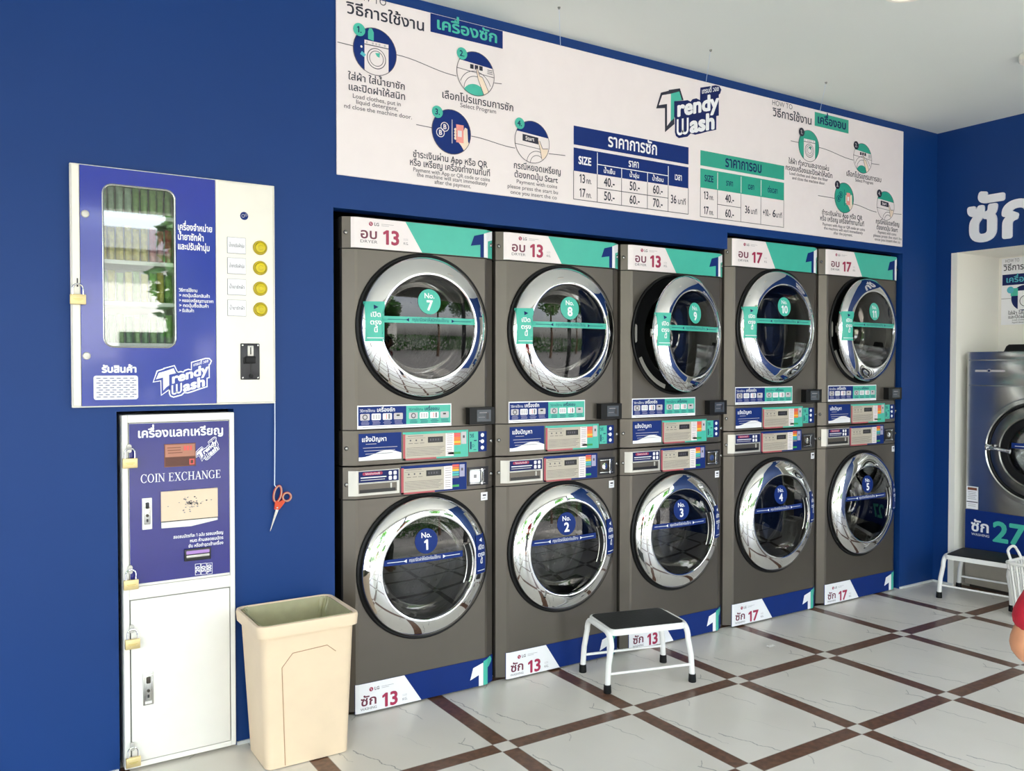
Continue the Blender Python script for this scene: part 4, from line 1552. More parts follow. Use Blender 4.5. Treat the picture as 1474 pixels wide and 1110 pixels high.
def tumble_dryer(S, x, num, label, ajar=0.0):
    t = thing('tumble_dryer', label, 'tumble dryer', (x, 0, 0), 0, 'tumble dryers stacked on the washing machines')
    c = lambda key, fn: cached((key, S.kg, 'd'), lambda: (lambda q: q if not isinstance(q, MB) else q.mesh(key))(fn()))
    obj('cabinet', c('cabinet', lambda: cabinet(S, S.s2 + .002, S.H - .004, S.zd)), t)
    obj('control_panel', c('control_panel', lambda: strip_panel(S, S.s2 + .0035, S.s1 - .002, 'steel_graphite')), t)
    obj('front_panel', c('front_panel', lambda: front_panel(S, S.s1 + .002, S.hb - .002, S.zd)), t)
    h = obj('header_panel', c('header_panel', lambda: strip_panel(S, S.hb + .002, S.H, 'steel_graphite')), t)
    obj('header_sticker', c('header_sticker', lambda: header_sticker(S)), h, label='white and teal header reading dryer %s kg' % S.kg)
    obj('panel_seam', c('panel_seam', lambda: seams(S, (S.s1,))), t)
    obj('panel_seam', cached(('seam2', S.kg), lambda: seams(S, (S.hb,)).mesh('panel_seam')), t)
    shared_machine(t, S, S.zd, True)
    door(t, S, S.zd, num, True, ajar)
    obj('instruction_sticker', c('instruction_sticker', lambda: instruction_sticker(S)), t)
    obj('help_sticker', c('help_sticker', lambda: help_sticker(S)), t)
    obj('payment_sticker', c('payment_sticker', lambda: pay_sticker(S)), t)
    obj('display_panel', c('display_panel', lambda: panel_display(S, S.s1 - .130, S.s1 - .016, True)), t)
    p = obj('payment_terminal', c('payment_terminal', lambda: terminal(S)), t)
    obj('terminal_screen', cached(('ts', S.kg), lambda: terminal_screen(S).mesh('terminal_screen', False, False)), p)
    for z in ((S.s2 + S.s1) / 2, (S.hb + S.H) / 2):
        screw(t, .021, plan_y(S.W, .021) - .001, z)
        screw(t, S.W - .021, plan_y(S.W, S.W - .021) - .001, z)
    if ajar:
        mb = MB()
        cx, zc, R = S.W / 2, S.zd, S.R
        q = [(cx - R + .008 + .010 * math.cos(a), zc + .034 + .010 * math.sin(a)) for a in [PI * i / 8 for i in range(9)]]
        q += [(cx - R + .008 + .010 * math.cos(a), zc - .034 + .010 * math.sin(a)) for a in [PI + PI * i / 8 for i in range(9)]]
        mb.prism(q, -.0065, -.002, 'silver_plastic')
        obj('latch_plate', mb, t)
        mb = MB()
        P = Print(mb, lambda u, v: (u, -.0062, v))
        P.ring(cx, zc, R - .001, .022, 'silver_plastic', 1, 205, 252, 24)
        obj('warning_sticker', mb, t, fix=False, smooth=False)
    return t

XS = [0, .704, 1.408, 2.112, 2.874]
for i, (S, x) in enumerate(zip([S13, S13, S13, S17, S17], XS)):
    where = ['beside the beige bin', 'left behind the white step stool', 'right behind the white step stool', 'wider than its left neighbour', 'next to the blue corner'][i]
    washing_machine(S, x, i + 1, 'graphite front loading washer with blue badge number %d, %s' % (i + 1, where), i == 0)
    where = ['nearest the vending machine', 'second in the top row', 'its round door standing ajar', 'taller than its left neighbour', 'at the far end']
    where = where[i]
    tumble_dryer(S, x, i + 7, 'graphite tumble dryer with teal badge number %d, %s' % (i + 7, where), [0, 0, math.radians(11), 0, math.radians(3.5)][i])

# ------------------------------------------------------------------ detergent vending machine
def rr_pts(x0, x1, z0, z1, r, n=6):
    pts = []
    for cx, cz, a0 in ((x1 - r, z0 + r, -90), (x1 - r, z1 - r, 0), (x0 + r, z1 - r, 90), (x0 + r, z0 + r, 180)):
        pts += [(cx + r * math.cos(math.radians(a0 + 90 * i / n)), cz + r * math.sin(math.radians(a0 + 90 * i / n))) for i in range(n + 1)]
    return pts

VO = (-.605, 0, 1.245)
vend = thing('vending_machine', 'white and blue detergent vending machine set in the blue wall above the coin cabinet', 'vending machine', VO)
def V(x0, x1, z0, z1):
    return x0 - VO[0], x1 - VO[0], z0 - VO[2], z1 - VO[2]
# case: flange frame on the wall and the box behind it
mb = MB()
x0, x1, z0, z1 = V(-.942, -.270, 1.245, 2.043)
hole = rr_pts(*V(-.846, -.620, 1.446, 1.984), .03)
mb.holed(*V(-.940, -.484, 1.247, 2.041), hole, -.018, 'cream_paint', .012)
mb.box(*V(-.484, -.272, 0, 0)[:2], -.018, -.001, *V(0, 0, 1.247, 2.041)[2:], 'cream_paint')
mb.box(x0, x1, -.020, -.0005, z1 - .006, z1, 'cream_paint', .002)
mb.box(x0, x1, -.020, -.0005, z0, z0 + .006, 'cream_paint', .002)
mb.box(x0, x0 + .006, -.020, -.0005, z0 + .006, z1 - .006, 'cream_paint', .002)
mb.box(x1 - .006, x1, -.020, -.0005, z0 + .006, z1 - .006, 'cream_paint', .002)
obj('case', mb, vend)
mb = MB()
bx0, bx1, bz0, bz1 = V(-.862, -.604, 1.43, 2.0)
mb.box(bx0, bx1, .20, .205, bz0, bz1, 'wall_white')
mb.box(bx0 - .004, bx0, -.005, .205, bz0, bz1, 'wall_white')
mb.box(bx1, bx1 + .004, -.005, .205, bz0, bz1, 'wall_white')
mb.box(bx0, bx1, -.005, .205, bz1, bz1 + .004, 'wall_white')
mb.box(bx0, bx1, -.005, .205, bz0 - .004, bz0, 'wall_white')
obj('display_box', mb, vend)
SHELF_Z = (1.456, 1.596, 1.735, 1.892)
for z in SHELF_Z:
    mb = MB()
    mb.box(bx0, bx1, .0, .19, z - .006 - VO[2], z - VO[2], 'white_paint')
    mb.box(bx0, bx1, -.006, .0, z - .010 - VO[2], z + .004 - VO[2], 'white_paint', .001, 1)
    obj('shelf', mb, vend)
# left edge strip, blue door, white coin door
mb = MB()
mb.box(*V(-.939, -.915, 0, 0)[:2], -.031, -.018, *V(0, 0, 1.251, 2.037)[2:], 'cream_paint', .003)
mb.box(*V(-.9255, -.9215, 0, 0)[:2], -.032, -.030, *V(0, 0, 1.640, 1.668)[2:], 'plastic_dark')
obj('lock_strip', mb, vend)
mb = MB()
mb.holed(*V(-.914, -.485, 1.250, 2.038), hole, -.030, 'vend_blue', .012)
dx0, dx1, dz0, dz1 = V(-.914, -.485, 1.250, 2.038)
for a in ((dx0, dx0, dz0, dz1), (dx1, dx1, dz0, dz1)):
    mb.add([(a[0], -.030, a[2]), (a[0], -.018, a[2]), (a[0], -.018, a[3]), (a[0], -.030, a[3])], [(0, 1, 2, 3)], 'vend_blue')
for zz in (dz0, dz1):
    mb.add([(dx0, -.030, zz), (dx0, -.018, zz), (dx1, -.018, zz), (dx1, -.030, zz)], [(0, 1, 2, 3)], 'vend_blue')
vdoor = obj('blue_door', mb, vend, smooth=False)
mb = MB()
ring = [(p[0], -.031, p[1]) for p in hole]
mb.tube(ring, .0032, 'steel_bright', 6, True)
obj('window_trim', mb, vdoor)
mb = MB()
mb.prism(rr_pts(*V(-.848, -.618, 1.444, 1.986), .031), -.0215, -.0185, 'clear_glass')
obj('window_pane', mb, vdoor)
mb = MB()
P = Print(mb, lambda u, v: (u - VO[0], -.0305, v - VO[2]))
T = '\u0e40\u0e04\u0e23\u0e37\u0e48\u0e2d\u0e07\u0e08\u0e33\u0e2b\u0e19\u0e48\u0e32\u0e22'
P.text(T, -.612, 1.853, .031, 'p_white2', 1, fit=.117, bold=.03)
P.text('\u0e19\u0e49\u0e33\u0e22\u0e32\u0e0b\u0e31\u0e01\u0e1c\u0e49\u0e32', -.612, 1.819, .031, 'p_white2', 1, fit=.088, bold=.03)
P.text('\u0e41\u0e25\u0e30\u0e1b\u0e23\u0e31\u0e1a\u0e1c\u0e49\u0e32\u0e19\u0e38\u0e48\u0e21', -.612, 1.786, .031, 'p_white2', 1, fit=.108, bold=.03)
P.text('\u0e27\u0e34\u0e18\u0e35\u0e01\u0e32\u0e23\u0e43\u0e0a\u0e49\u0e07\u0e32\u0e19', -.609, 1.640, .0155, 'p_white2', 1, bold=.02, fit=.062)
for i, (s, w) in enumerate((('> \u0e01\u0e14\u0e1b\u0e38\u0e48\u0e21\u0e40\u0e25\u0e37\u0e2d\u0e01\u0e2a\u0e34\u0e19\u0e04\u0e49\u0e32', .104), ('> \u0e2b\u0e22\u0e2d\u0e14\u0e40\u0e2b\u0e23\u0e35\u0e22\u0e0d\u0e15\u0e32\u0e21\u0e23\u0e32\u0e04\u0e32', .116), ('> \u0e01\u0e14\u0e1b\u0e38\u0e48\u0e21\u0e0b\u0e37\u0e49\u0e2d\u0e2a\u0e34\u0e19\u0e04\u0e49\u0e32', .10), ('> \u0e23\u0e31\u0e1a\u0e2a\u0e34\u0e19\u0e04\u0e49\u0e32', .05))):
    P.text(s, -.609, 1.622 - .0175 * i, .0155, 'p_white2', 1, bold=.02, fit=w)
P.text('\u0e23\u0e31\u0e1a\u0e2a\u0e34\u0e19\u0e04\u0e49\u0e32', -.8, 1.361, .031, 'p_white2', 1, 'c', bold=.05, fit=.108)
obj('door_lettering', mb, vdoor, fix=False, smooth=False)
mb = MB()
P = Print(mb, lambda u, v: (u - VO[0], -.0305, v - VO[2]))
navy_logo(P, -.693, 1.277, .189, 'vend_blue', 0, 1)
obj('shop_logo', mb, vdoor, fix=False, smooth=False)
mb = MB()   # pick-up flap: white mesh with rows of slots
fx0, fx1, fz0, fz1 = V(-.879, -.743, 1.270, 1.350)
mb.prism(rr_pts(fx0, fx1, fz0, fz1, .008), -.033, -.029, 'p_white2')
P = Print(mb, lambda u, v: (u, -.0332, v))
for r in range(9):
    for c in range(6):
        u = fx0 + .008 + .0205 * c + (.007 if r % 2 else 0)
        v = fz0 + .008 + .0078 * r
        P.rect(u, v, min(u + .013, fx1 - .005), v + .0022, 'p_navy', 1)
obj('pickup_grille', mb, vdoor, smooth=False)
for z in (1.879, 1.415):
    mb = MB()
    mb.lathe([(.0125, 0), (.0125, -.002), (.010, -.0045), (.005, -.005), (.0045, -.003), (0, -.003)], (-.8985 - VO[0], -.030, z - VO[2]), 'silver_plastic', 24)
    obj('cam_lock', mb, vdoor)
mb = MB()
mb.box(*V(-.484, -.279, 0, 0)[:2], -.031, -.018, *V(0, 0, 1.251, 2.037)[2:], 'cream_paint', .003)
mb.box(*V(-.4835, -.474, 0, 0)[:2], -.033, -.030, *V(0, 0, 1.252, 2.036)[2:], 'cream_paint', .001, 1)
wdoor = obj('white_door', mb, vend)
mb = MB()
P = Print(mb, lambda u, v: (u - VO[0], -.0312, v - VO[2]))
P.disc(-.384, 1.921, .0145, 'p_navy', 1, 28)
P.ring(-.388, 1.921, .006, .0015, 'p_ltgrey', 2, n=16)
P.ring(-.377, 1.925, .0045, .0013, 'p_ltgrey', 2, n=16)
obj('round_sticker', mb, wdoor, fix=False, smooth=False)
CARDS = ['\u0e19\u0e49\u0e33\u0e22\u0e32\u0e1b\u0e23\u0e31\u0e1a\u0e1c\u0e49\u0e32\u0e19\u0e38\u0e48\u0e21', '\u0e19\u0e49\u0e33\u0e22\u0e32\u0e1b\u0e23\u0e31\u0e1a\u0e1c\u0e49\u0e32\u0e19\u0e38\u0e48\u0e21', '\u0e19\u0e49\u0e33\u0e22\u0e32\u0e0b\u0e31\u0e01\u0e1c\u0e49\u0e32', '\u0e19\u0e49\u0e33\u0e22\u0e32\u0e0b\u0e31\u0e01\u0e1c\u0e49\u0e32']
for i, z in enumerate((1.811, 1.738, 1.663, 1.588)):
    mb = MB()
    cx, cz = -.412 - VO[0], z + .002 - VO[2]
    mb.box(cx - .033, cx + .033, -.0335, -.030, cz - .029, cz + .029, 'p_grey', .001, 1)
    mb.box(cx - .0318, cx + .0318, -.0342, -.0335, cz - .0278, cz + .0278, 'p_white2')
    P = Print(mb, lambda u, v: (u, -.0345, v))
    P.text(CARDS[i], cx, cz - .006, .017, 'p_line', 1, 'c', fit=.054)
    obj('label_card', mb, wdoor, smooth=False)
    mb = MB()
    c = (-.328 - VO[0], 0, z - VO[2])
    mb.lathe([(.0255, -.030), (.0255, -.036), (.023, -.039), (.0195, -.0395), (.0185, -.036)], c, 'btn_yellow2', 32)
    mb.lathe([(.0185, -.036), (.018, -.0405), (.014, -.0425), (0, -.0435)], c, 'btn_yellow', 32)
    P = Print(mb, lambda u, v: (u, -.0436, v))
    P.ring(c[0], c[2], .009, .0014, 'btn_yellow2', 1, 30, 330, 20)
    obj('push_button', mb, wdoor)
mb = MB()
cx0, cx1, cz0, cz1 = V(-.401, -.332, 1.333, 1.464)
mb.box(cx0, cx1, -.036, -.030, cz0, cz1, 'plastic_dark', .003)
mb.box(cx0 + .024, cx0 + .046, -.0395, -.035, cz1 - .046, cz1 - .008, 'silver_plastic', .002)
mb.box(cx0 + .033, cx0 + .037, -.0400, -.038, cz1 - .040, cz1 - .014, 'p_black')
mb.box(cx0 + .016, cx0 + .052, -.046, -.035, cz1 - .072, cz1 - .046, 'plastic_black', .003)
mb.box(cx0 + .010, cx0 + .017, -.042, -.035, cz1 - .074, cz1 - .050, 'plastic_black', .002)
mb.box(cx0 + .034, cx0 + .040, -.0375, -.035, cz0 + .012, cz1 - .072, 'p_black')
mb.lathe([(.007, -.036), (.007, -.041), (0, -.042)], (cx0 + .037, 0, cz0 + .013), 'plastic_black', 16)
for sx in (cx0 + .007, cx1 - .007):
    for sz in (cz0 + .007, cz1 - .007):
        mb.lathe([(.0035, -.036), (.003, -.0375), (0, -.0378)], (sx, 0, sz), 'steel_bright', 10)
obj('coin_acceptor', mb, wdoor)

# pouches standing on the four shelves
def pouch_mesh(w, h, body, key):
    def f():
        mb = MB()
        n, vs, fs = 10, [], []
        rows = [(0, .5, .95), (.08, .9, 1), (.3, 1.0, 1), (.6, .85, .98), (.82, .35, .95), (.9, .08, .92), (1.0, .06, .92)]
        for t, d, ww in rows:
            for i in range(n):
                a = 2 * PI * i / n
                vs.append((w / 2 * ww * math.copysign(abs(math.cos(a)) ** .8, math.cos(a)), .02 * d * math.sin(a), h * t))
        for r in range(len(rows) - 1):
            for i in range(n):
                j = (i + 1) % n
                fs.append((r * n + i, r * n + j, r * n + n + j, r * n + n + i))
        fs.append(tuple(reversed(range(n))))
        fs.append(tuple(range(len(vs) - n, len(vs))))
        mb.add(vs, fs, body)
        return mb.mesh('detergent_pouch')
    return cached(key, f)
ORD = ['first', 'second', 'third', 'fourth', 'fifth', 'sixth', 'seventh', 'eighth', 'ninth']
SHN = ['bottom', 'third', 'second', 'top']
for si, z in enumerate(SHELF_Z):
    for i in range(9):
        kind = {0: ['bag_green', 'bag_deep'], 1: ['bag_green', 'bag_olive'], 2: ['bag_olive', 'bag_red'], 3: ['bag_grey', 'bag_green']}[si]
        body = kind[(i >= 6) if si == 2 else (i % 2 if si != 3 else int(i > 3))]
        hh = (.096, .104, .118, .098)[si] + .004 * ((i * 7 + si) % 3)
        o = obj('detergent_pouch', pouch_mesh(.0235, hh, body, ('pouch', body, hh)))
        o.location = (-.838 + .0262 * i, .035 + .006 * ((i * 5) % 3), z)
        o.rotation_euler = (0, 0, random.uniform(-.25, .25))
        cn = {'bag_green': 'green', 'bag_deep': 'dark green', 'bag_olive': 'olive yellow', 'bag_red': 'dull red', 'bag_grey': 'grey green'}[body]
        tag(o, '%s detergent pouch, %s from the left on the %s shelf of the vending machine' % (cn, ORD[i], SHN[si]), 'detergent pouch', 'detergent pouches behind the vending machine window')

# ------------------------------------------------------------------ coin exchange cabinet
CO = (-.607, 0, 0)
cab = thing('coin_cabinet', 'tall white coin exchange cabinet with a blue upper door set in the wall', 'coin machine', CO)
def c_(x):
    return x - CO[0]
mb = MB()
X0, X1, Y0 = c_(-.793), c_(-.421), -.020
mb.box(X0, c_(-.774), Y0, .30, .010, 1.216, 'white_paint', .002, 1)
mb.box(c_(-.4385), X1, Y0, .30, .010, 1.216, 'white_paint', .002, 1)
mb.box(c_(-.774), c_(-.4385), Y0, .30, 1.190, 1.216, 'white_paint', .001, 1)
mb.box(c_(-.774), c_(-.4385), Y0, .30, .588, .630, 'white_paint', .001, 1)
mb.box(c_(-.774), c_(-.4385), Y0, .30, .010, .028, 'white_paint', .001, 1)
mb.box(c_(-.774), c_(-.4385), .0, .02, .028, 1.190, 'seam_black')
obj('body', mb, cab)
mb = MB()
mb.box(c_(-.772), c_(-.4405), -.0235, -.004, .632, 1.188, 'white_paint', .002)
mb.box(c_(-.7715), c_(-.441), -.0243, -.0232, .641, 1.1865, 'coin_blue')
updoor = obj('upper_door', mb, cab)
mb = MB()
mb.box(c_(-.7705), c_(-.442), -.0225, -.004, .031, .585, 'white_paint', .002)
lodoor = obj('lower_door', mb, cab)

def cp(y=-.0245):
    mb = MB()
    return mb, Print(mb, lambda u, v: (u - CO[0], y, v))
mb, P = cp()
P.text('\u0e40\u0e04\u0e23\u0e37\u0e48\u0e2d\u0e07\u0e41\u0e25\u0e01\u0e40\u0e2b\u0e23\u0e35\u0e22\u0e0d', -.746, 1.139, .041, 'p_white2', 1, fit=.287, bold=.03)
# COIN EXCHANGE in a hand-drawn roman with thick and thin strokes
def roman(P, s, u, v, h, total, m, layer):
    def st(a, b, w):
        return ('q', a, b, w)
    def sf(x, y, w=.26):
        return ('r', x - w / 2, y - (.05 if y > .5 else 0), x + w / 2, y + (0 if y > .5 else .05))
    G = {
        'I': (.40, [('r', .13, 0, .27, 1), sf(.2, 0, .36), sf(.2, 1, .36)]),
        'H': (.92, [('r', .13, 0, .27, 1), ('r', .65, 0, .79, 1), ('r', .2, .48, .72, .54), sf(.2, 0, .34), sf(.2, 1, .34), sf(.72, 0, .34), sf(.72, 1, .34)]),
        'N': (.90, [('r', .13, 0, .19, 1), ('r', .71, 0, .77, 1), st((.16, .97), (.74, .03), .15), sf(.16, 0, .28), sf(.12, 1, .22), sf(.74, 1, .28)]),
        'E': (.76, [('r', .13, 0, .27, 1), ('r', .05, 0, .68, .055), ('r', .05, .945, .66, 1), ('r', .27, .49, .52, .54), ('r', .63, 0, .68, .24), ('r', .61, .78, .66, 1), ('r', .49, .40, .53, .63)]),
        'X': (.88, [st((.16, .98), (.72, .02), .16), st((.70, .98), (.18, .02), .06), sf(.17, 0, .3), sf(.71, 0, .32), sf(.17, 1, .32), sf(.70, 1, .28)]),
        'A': (.88, [st((.43, .99), (.16, .02), .06), st((.44, .99), (.72, .02), .16), ('r', .27, .31, .60, .36), sf(.15, 0, .26), sf(.72, 0, .32)]),
        'O': (.92, [('o', 0, 360)]),
        'C': (.84, [('o', 48, 312), ('r', .70, .70, .745, .98), ('r', .72, .06, .755, .26)]),
        'G': (.92, [('o', 48, 312), ('r', .70, .70, .745, .98), ('r', .66, .03, .79, .42), ('r', .55, .40, .88, .445)]),
        ' ': (.40, []),
    }
    W = sum(G[c][0] for c in s)
    k = total / W
    x = u
    for c in s:
        w, parts = G[c]
        e = lambda a, b: (x + a * k, v + b * h)
        for p in parts:
            if p[0] == 'r':
                P.poly([e(p[1], p[2]), e(p[3], p[2]), e(p[3], p[4]), e(p[1], p[4])], m, layer)
            elif p[0] == 'q':
                (a, b), (cc, d), q = p[1:]
                if d < b:
                    (a, b), (cc, d) = (cc, d), (a, b)
                P.poly([e(a - q / 2, b), e(a + q / 2, b), e(cc + q / 2, d), e(cc - q / 2, d)], m, layer + .05)
            else:
                n = 28
                for i in range(n):
                    a, b = math.radians(p[1] + (p[2] - p[1]) * i / n), math.radians(p[1] + (p[2] - p[1]) * (i + 1) / n)
                    f = lambda r1, r2, t: e(.44 + r1 * math.cos(t), .5 + r2 * math.sin(t))
                    P.poly([f(.26, .465, a), f(.40, .515, a), f(.40, .515, b), f(.26, .465, b)], m, layer)
        x += w * k
roman(P, 'COIN EXCHANGE', -.737, .984, .029, .267, 'p_white2', 1)
for i, (s, w) in enumerate((('\u0e2a\u0e2d\u0e14\u0e18\u0e19\u0e1a\u0e31\u0e15\u0e23\u0e17\u0e35\u0e25\u0e30 1 \u0e09\u0e1a\u0e31\u0e1a \u0e23\u0e2d\u0e08\u0e19\u0e40\u0e2b\u0e23\u0e35\u0e22\u0e0d', .170), ('\u0e2b\u0e21\u0e14 \u0e2b\u0e49\u0e32\u0e21\u0e2a\u0e2d\u0e14\u0e18\u0e19\u0e1a\u0e31\u0e15\u0e23', .115), ('\u0e22\u0e31\u0e1a \u0e2b\u0e23\u0e37\u0e2d\u0e0a\u0e33\u0e23\u0e38\u0e14\u0e40\u0e02\u0e49\u0e32\u0e40\u0e04\u0e23\u0e37\u0e48\u0e2d\u0e07', .120))):
    P.text(s, -.463, .783 - .0185 * i, .0155, 'p_white2', 1, 'r', fit=w, bold=.02)
for i, s in enumerate(('20', '50', '100')):
    u = -.561 + .0200 * i
    P.rect(u, .646 - .001 * i, u + .019, .686 - .001 * i, 'p_white2', 1)
    P.rect(u + .0015, .6475 - .001 * i, u + .0175, .6845 - .001 * i, 'coin_blue', 2)
    def rot(a, b, cx=u + .0095, cz=.666 - .001 * i):
        return (cx - (b - cz), cz + (a - cx))
    P.text(s, u + .0095, .6605 - .001 * i, .019, 'p_white2', 3, 'c', bold=.03, fit=.028 if s == '100' else .022, tf=rot)
obj('door_lettering', mb, updoor, fix=False, smooth=False)
mb, P = cp()
navy_logo(P, -.544, 1.040, .088, 'coin_blue', .42, 1)
obj('shop_logo', mb, updoor, fix=False, smooth=False)
mb = MB()   # brown notice card
mb.box(c_(-.660), c_(-.556), -.026, -.0242, 1.033, 1.113, 'sign_brown', .0005, 1)
P = Print(mb, lambda u, v: (u - CO[0], -.0262, v))
P.rect(-.657, 1.036, -.559, 1.066, 'sign_brown2', 1)
P.rect(-.657, 1.068, -.559, 1.110, 'sign_pinkish', 1)
for i in range(3):
    P.rect(-.596 + .010 * i, 1.088, -.589 + .010 * i, 1.104, 'p_coral', 2)
P.rect(-.578, 1.038, -.561, 1.058, 'p_coral', 2)
P.rect(-.574, 1.042, -.565, 1.054, 'sign_brown2', 3)
lines(P, -.652, -.60, 1.098, 3, .009, .003, 'sign_brown', 2)
obj('notice_card', mb, updoor, smooth=False)
mb = MB()   # cream cover over the coin tray
mb.prism([(c_(-.673), .846), (c_(-.484), .844), (c_(-.484), .950), (c_(-.673), .950)], -.034, -.0242, 'flap_cream')
mb.prism([(c_(-.672), .824), (c_(-.575), .822), (c_(-.484), .836), (c_(-.484), .8445), (c_(-.672), .8445)], -.031, -.0242, 'white_paint')
mb.box(c_(-.673), c_(-.484), -.0342, -.0242, .8445, .8475, 'plastic_dark')
P = Print(mb, lambda u, v: (u - CO[0], -.0342, v))
rnd = random.Random(5)
for i in range(70):
    a, r = rnd.uniform(0, 2 * PI), abs(rnd.gauss(0, .020))
    u, v = -.578 + r * 1.5 * math.cos(a), .902 + r * .8 * math.sin(a)
    q = rnd.uniform(.002, .0055)
    P.poly([(u, v), (u + q, v - q * .3), (u + q * 1.2, v + q * .5), (u + q * .2, v + q * .6)], 'p_grey' if i % 3 else 'p_line', 1)
obj('tray_cover', mb, updoor, smooth=False)
def paddle(name, x0, x1, z0, z1, parent, y, body):
    mb = MB()
    mb.box(x0, x1, y - .004, y + .002, z0, z1, body, .002)
    mb.box(x0 + .006, x1 - .006, y - .0052, y - .003, z0 + .018, z1 - .008, 'steel_bright', .002)
    mb.box(x0 + .010, x1 - .010, y - .012, y - .004, z1 - .036, z1 - .014, 'plastic_dark' if body != 'steel_bright' else 'steel_dark', .003)
    mb.lathe([(.005, -.004), (.005, -.008), (.002, -.008), (0, -.0078)], ((x0 + x1) / 2, y, (z0 + z1) / 2 - .006), 'steel_dark', 16)
    mb.box((x0 + x1) / 2 - .003, (x0 + x1) / 2 + .003, y - .0065, y - .004, z0 + .026, z0 + .036, 'plastic_dark')
    mb.box(x0 + .006, x1 - .006, y - .0052, y - .004, z0 + .005, z0 + .014, 'white_paint', .001, 1)
    obj(name, mb, parent)
paddle('paddle_lock', c_(-.733), c_(-.701), .824, .932, updoor, -.0243, 'white_paint')
paddle('paddle_lock', c_(-.735), c_(-.701), .220, .332, lodoor, -.0225, 'steel_bright')
mb = MB()   # banknote mouth
mb.box(c_(-.598), c_(-.508), -.034, -.0242, .700, .742, 'plastic_dark', .003)
mb.box(c_(-.592), c_(-.514), -.0350, -.033, .724, .736, 'bill_violet', .002)
mb.box(c_(-.592), c_(-.514), -.0375, -.033, .712, .721, 'silver_plastic', .002)
mb.box(c_(-.592), c_(-.514), -.0345, -.033, .703, .710, 'p_black')
obj('banknote_slot', mb, updoor)
HASPS = ((-.772, 1.104, updoor), (-.772, .694, updoor), (-.769, .492, lodoor), (-.770, .090, lodoor))
for x, z, par in HASPS:
    mb = MB()
    mb.prism(rr_pts(c_(x) - .007, c_(x) + .007, z - .014, z + .014, .006), -.032, -.0225, 'silver_plastic')
    obj('hasp', mb, par)

def padlock(x, y, z, label, tilt=0.0):
    """z = top of the shackle"""
    t = thing('padlock', label, 'padlock', (x, y, z), 0, 'brass padlocks')
    t.rotation_euler = (0, tilt, 0)
    def body():
        mb = MB()
        mb.box(-.0235, .0235, -.0075, .0065, -.069, -.036, 'brass', .0025)
        P = Print(mb, lambda u, v: (u, -.0077, v))
        P.rect(-.014, -.052, .014, -.0508, 'btn_yellow2', 1)
        P.rect(-.010, -.056, .010, -.0552, 'btn_yellow2', 1)
        return mb.mesh('lock_body')
    obj('lock_body', cached('padbody', body), t)
    def shackle():
        mb = MB()
        pts = [(-.0155, 0, -.038), (-.0155, 0, -.018)] + [(.0155 * math.cos(PI - PI * i / 10), 0, -.018 + .0155 * math.sin(PI * i / 10)) for i in range(1, 10)] + [(.0155, 0, -.018), (.0155, 0, -.038)]
        mb.tube(pts, .0027, 'chrome', 10)
        return mb.mesh('shackle')
    obj('shackle', cached('padshackle', shackle), t)
    return t
padlock(-.9235, -.041, 1.651, 'brass padlock on the left edge of the vending machine', 0)
for (x, z, p), lb in zip(HASPS, ('brass padlock beside the coin exchange lettering, topmost on the coin cabinet', 'brass padlock at the lower corner of the blue cabinet door',
                                 'brass padlock near the top of the plain white cabinet door', 'brass padlock near the floor on the plain white cabinet door')):
    padlock(x, -.040, z + .004, lb, 0)

# ------------------------------------------------------------------ scissors on a string
o = obj('string', (lambda q: (q.tube([(-.2705, -.012, 1.246), (-.271, -.013, 1.15), (-.2722, -.013, 1.03), (-.2738, -.014, .942), (-.268, -.014, .934), (-.262, -.014, .938)], .0019, 'string_white', 8), q)[1])(MB()))
tag(o, 'white string hanging from the corner of the vending machine', 'string')
SX, SZ = -.262, .872
sc = thing('scissors', 'orange handled scissors hanging on a white string against the blue wall', 'scissors', (SX, -.014, SZ))
def blade_half(side):
    mb = MB()
    ax = math.radians(-72 if side < 0 else -68) + (-PI / 2 + PI / 2)
    d = Vector((-.32, 0, -.95)).normalized()
    n = Vector((.95, 0, -.32)).normalized()
    y0 = -.0022 if side < 0 else .0
    base = Vector((0, 0, -.012))
    tip = base + d * .092
    w = .0062
    pts = [(base + n * w), (base - n * w), (tip - n * .0012), (tip + n * .0006)]
    mb.prism([(p.x, p.z) for p in pts], y0, y0 + .0018, 'steel_bright')
    return mb
for s in (-1, 1):
    obj('blade', blade_half(s), sc)
def handle(pts, r, shank, dy=0.0):
    mb = MB()
    mb.tube(pts, r, 'scissor_orange', 10, True)
    mb.tube([(p[0], p[1] - r * .75, p[2]) for p in pts], r * .62, 'scissor_trim', 8, True)
    mb.prism(shank, -.006 + dy, .004 + dy, 'scissor_orange')
    return mb
def oval(cx, cz, rx, rz, tilt, n=24):
    return [(cx + rx * math.cos(a) * math.cos(tilt) - rz * math.sin(a) * math.sin(tilt), 0, cz + rx * math.cos(a) * math.sin(tilt) + rz * math.sin(a) * math.cos(tilt)) for a in [2 * PI * i / n for i in range(n)]]
obj('handle', handle(oval(-.001, .036, .0135, .030, -.22), .0042, [(-.014, -.020), (.004, -.022), (.008, .006), (-.010, .012)]), sc)
obj('handle', handle(oval(.034, .022, .0155, .0155, 0), .0042, [(-.006, -.018), (.006, -.020), (.026, .004), (.020, .014), (.004, .006)], .0012), sc)
mb = MB()
mb.lathe([(.0035, -.006), (.003, -.0078), (0, -.008)], (-.004, 0, -.014), 'steel_bright', 14)
obj('rivet', mb, sc)

